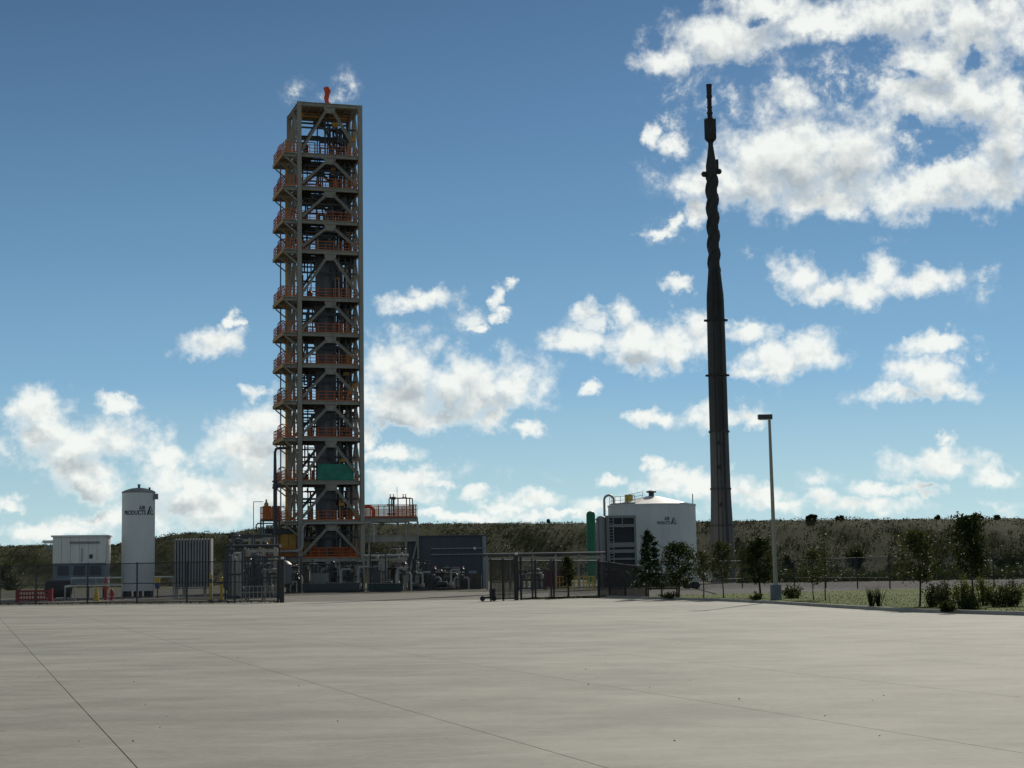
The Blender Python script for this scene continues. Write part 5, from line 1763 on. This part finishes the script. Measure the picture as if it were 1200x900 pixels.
def shrub(px, D, hm, wm, label, leaf, n, seed, stems=14, name='shrub', upright=0.5, ls=0.12):
    rr = random.Random(seed)
    b = base(px, D, 708)
    t = thing(name, label, 'shrub', (b.x, b.y, 0.09), 0, None)
    mb = MB()
    cs, sz = [], []
    for k in range(stems):
        a = rr.uniform(0, 2 * PI)
        sp = rr.random() ** 0.6
        p0 = Vector((math.cos(a) * 0.2 * wm * sp, math.sin(a) * 0.2 * wm * sp, -0.03))
        p1 = Vector((math.cos(a) * 0.5 * wm * sp, math.sin(a) * 0.5 * wm * sp, hm * rr.uniform(0.65, 1.05) * (1 - 0.35 * sp)))
        mb.tube([p0, p0.lerp(p1, 0.5) + Vector((0, 0, 0.06)), p1], [0.018, 0.012, 0.004], 4, False)
        for q in range(n // stems):
            c = p0.lerp(p1, 0.15 + 0.9 * rr.random())
            cs.append((c.x + rr.gauss(0, 0.07 * wm), c.y + rr.gauss(0, 0.07 * wm), max(0.02, c.z + rr.gauss(0, 0.06))))
            sz.append(ls * rr.uniform(0.6, 1.3))
    mb.build('stem', BARK, t)
    quads('foliage', np.array(cs), np.array(sz), leaf, t, upright=upright, rng=np.random.default_rng(seed))
    return t


m2 = 64 / F
for (px_, D_, h_, w_, lab_, lf_, n_, sd_) in [
        (1092, 67, 34, 26, 'upright olive shrub nearest the open-crowned tree', LEAF_OL, 1200, 60),
        (1111, 65.5, 38, 36, 'broad olive shrub between the two roadside trees', LEAF_OL, 1900, 61),
        (1128, 68, 42, 30, 'tall yellow-green shrub left of the spiky tree trunk', LEAF_YG, 1500, 62),
        (1152, 68, 44, 34, 'tall yellow-green shrub right of the spiky tree trunk', LEAF_YG, 1700, 63),
        (1170, 65, 34, 34, 'dark green shrub right of the yellow-green ones', LEAF_DK, 1500, 64),
        (1188, 66, 38, 36, 'olive shrub second from the right edge', LEAF_OL, 1700, 65),
        (1208, 65, 40, 38, 'yellow-green shrub cut by the right edge', LEAF_YG, 1600, 66),
        (1136, 61.5, 18, 34, 'low dark shrub at the foot of the spiky tree', LEAF_DK, 1100, 67)]:
    shrub(px_, D_, h_ * m2 * 0.9, w_ * m2, lab_, lf_, int(n_ * 0.72), sd_, 22, ls=0.09)
shrub(1110, 59.6, 9 * m2, 18 * m2, 'dark clump spilling over the kerb under the shrubs', LEAF_DK, 600, 68, name='kerb_clump')
shrub(930, 92, 0.75, 1.6, 'low olive bush right of the lamp post plinth', LEAF_OL, 800, 69)
shrub(782, 99, 0.35, 1.5, 'low brownish clump on the kerb under the bushy tree', LEAF_OL, 500, 70, name='kerb_clump')
shrub(886, 86, 0.4, 0.7, 'small dark weed growing over the kerb by the dense tree', LEAF_DK, 260, 71, name='weed')
for px, l, sd in ((1021, 'tuft of ornamental grass, left of a close pair near the kerb', 80), (1030, 'wider tuft of ornamental grass, right of a close pair', 81)):
    t = thing('grass_tuft', l, 'ornamental grass', (base(px, 68, 708).x, 68, 0.09), 0, 'ornamental grass tufts')
    rr = random.Random(sd)
    mb = MB()
    for k in range(46):
        a = rr.uniform(0, 2 * PI)
        sp = 0.26 * rr.random()
        hh = rr.uniform(0.45, 0.85)
        mb.tube([(sp * 0.3 * math.cos(a), sp * 0.3 * math.sin(a), -0.02), (sp * 0.8 * math.cos(a), sp * 0.8 * math.sin(a), hh * 0.6), (sp * 1.3 * math.cos(a), sp * 1.3 * math.sin(a), hh)],
                [0.014, 0.012, 0.003], 3, False)
    mb.build('blades', LEAF_DK, t)

# weeds and dry tufts along the foot of the left fence and the edge of the yard
cen, siz = [], []
for seg in range(len(f_l) - 1):
    a, b = f_l[seg], f_l[seg + 1]
    for k in range(int((b - a).length * 16)):
        p = a.lerp(b, rnd.random()) + Vector((0, rnd.gauss(0.25, 0.22), 0))
        cen.append((p.x, p.y, 0.02 + 0.1 * rnd.random() ** 2))
        siz.append(rnd.uniform(0.06, 0.2))
for k in range(900):
    t = rnd.random()
    cen.append((0.5 + 5.5 * t + rnd.gauss(0, 0.1), 108.9 + 2.4 * t + abs(rnd.gauss(0, 0.35)), 0.02 + 0.08 * rnd.random()))
    siz.append(rnd.uniform(0.06, 0.2))
tag(quads('fence_line_weeds', np.array(cen), np.array(siz), LEAF_OL, upright=0.5), 'dry weeds along the foot of the fences', None, kind='stuff')

# white flat trailer beyond the fence
tv = thing('flat_trailer', 'low white flat trailer with a box beyond the fence left of the stack', 'trailer', base(796, 160), R(4))
MB().box((1.2, 0, 0.75), (2.3, 1.6, 0.22)).build('bed', WHITE2, tv)
MB().box((1.2, -0.82, 0.98), (2.3, 0.05, 0.2)).build('side_rail', WHITE2, tv)
MB().box((2.75, 0, 1.15), (0.55, 1.2, 0.6)).build('box', WHITE2, tv)
MB().bar((2.3, 0, 0.68), (3.1, 0, 0.6), 0.1).build('drawbar', STEEL_DK, tv)
for x in (0.75, 1.5):
    MB().tube([(x, -0.85, 0.32), (x, 0.85, 0.32)], 0.32, 14).build('wheel', BLACK_STEEL, tv)


# ------------------------------------------------------------------ dense piping skids round the tower foot
def skid(px0, px1, D, ytop, label, seed, mats=(STEEL_DK, VESSEL, STEEL_LT, STEEL, STEEL_DK)):
    rr = random.Random(seed)
    b0 = base(px0, D)
    L = (base(px1, D) - b0).length
    H = hz(px0, ytop, D)
    dp = 2.2
    t = thing('piping_skid', label, 'skid', b0, R(4))
    fr = MB()
    nb = max(2, round(L / 1.6) + 1)
    for k in range(nb):
        x = L * k / (nb - 1)
        for y in (0, dp):
            MB().bar((x, y, 0), (x, y, H), 0.13).build('post', STEEL_DK, t)
    for z in (0.2, H * 0.5, H - 0.08):
        for y in (0, dp):
            MB().bar((0, y, z), (L, y, z), 0.11, 0.14).build('beam', STEEL_DK, t)
    for k in range(int(7 + L * 2.2)):
        y = rr.uniform(0.1, dp - 0.1)
        z0, z1 = rr.uniform(0.3, H * 0.6), rr.uniform(H * 0.35, H * 1.02)
        x0 = rr.uniform(0.1, L - 0.1)
        x1 = min(L, max(0, x0 + rr.uniform(-L, L) * 0.7))
        MB().tube([(x0, y, 0.1), (x0, y, z0), (x0 + 0.01, y, z1 - 0.1), (x0 + (0.1 if x1 > x0 else -0.1), y, z1), (x1, y, z1), (x1, y, rr.uniform(0.2, z1))],
                  rr.choice((0.05, 0.07, 0.1, 0.14)), 7).build('pipe', rr.choice(mats), t, True)
    for k in range(int(3 + L * 0.9)):
        x, y, z = rr.uniform(0.2, L - 0.2), rr.uniform(0, dp), rr.uniform(0.6, H)
        MB().lathe([(0.06, -0.25), (0.18, -0.22), (0.18, 0.1), (0.06, 0.14), (0.05, 0.4), (0.2, 0.42), (0.2, 0.5)], 9, (x, y, z)).build('valve', rr.choice(mats), t, True)
    for k in range(int(1 + L / 3)):
        r, h = rr.uniform(0.25, 0.5), rr.uniform(H * 0.4, H * 0.85)
        MB().lathe([(r * 0.5, 0.3), (r, 0.5), (r, h), (r * 0.5, h + 0.2)], 12, (rr.uniform(0.6, L - 0.6), rr.uniform(0.6, dp - 0.4), 0)).build('pot', rr.choice(mats[:3]), t, True)
    return t


skid(264, 284, 133, 644, 'dark piping skid right of the yellow posts', 1)
skid(288, 327, 128, 652, 'dark piping skid crowded behind the white barrier', 2)
skid(272, 320, 165, 628, 'tall piping skid behind the pipe racks left of the tower', 3)
skid(336, 352, 180, 652, 'piping skid between the heavy gate post and the tower', 4)
skid(355, 385, 190, 661, 'piping skid inside the tower foot, left half', 5)
skid(388, 424, 191, 659, 'piping skid inside the tower foot, right half', 6)
skid(434, 452, 186, 648, 'piping skid under the annex deck next to the tower', 7)
skid(455, 480, 192, 641, 'tall piping skid under the middle of the annex deck', 8)
skid(484, 506, 188, 655, 'piping skid under the right end of the annex deck', 9)
skid(508, 545, 195, 666, 'low piping skid along the front of the shed', 10)
skid(610, 640, 170, 668, 'low piping skid behind the twin fence posts', 11)
skid(706, 742, 190, 668, 'low piping skid at the foot of the equipment house', 12)
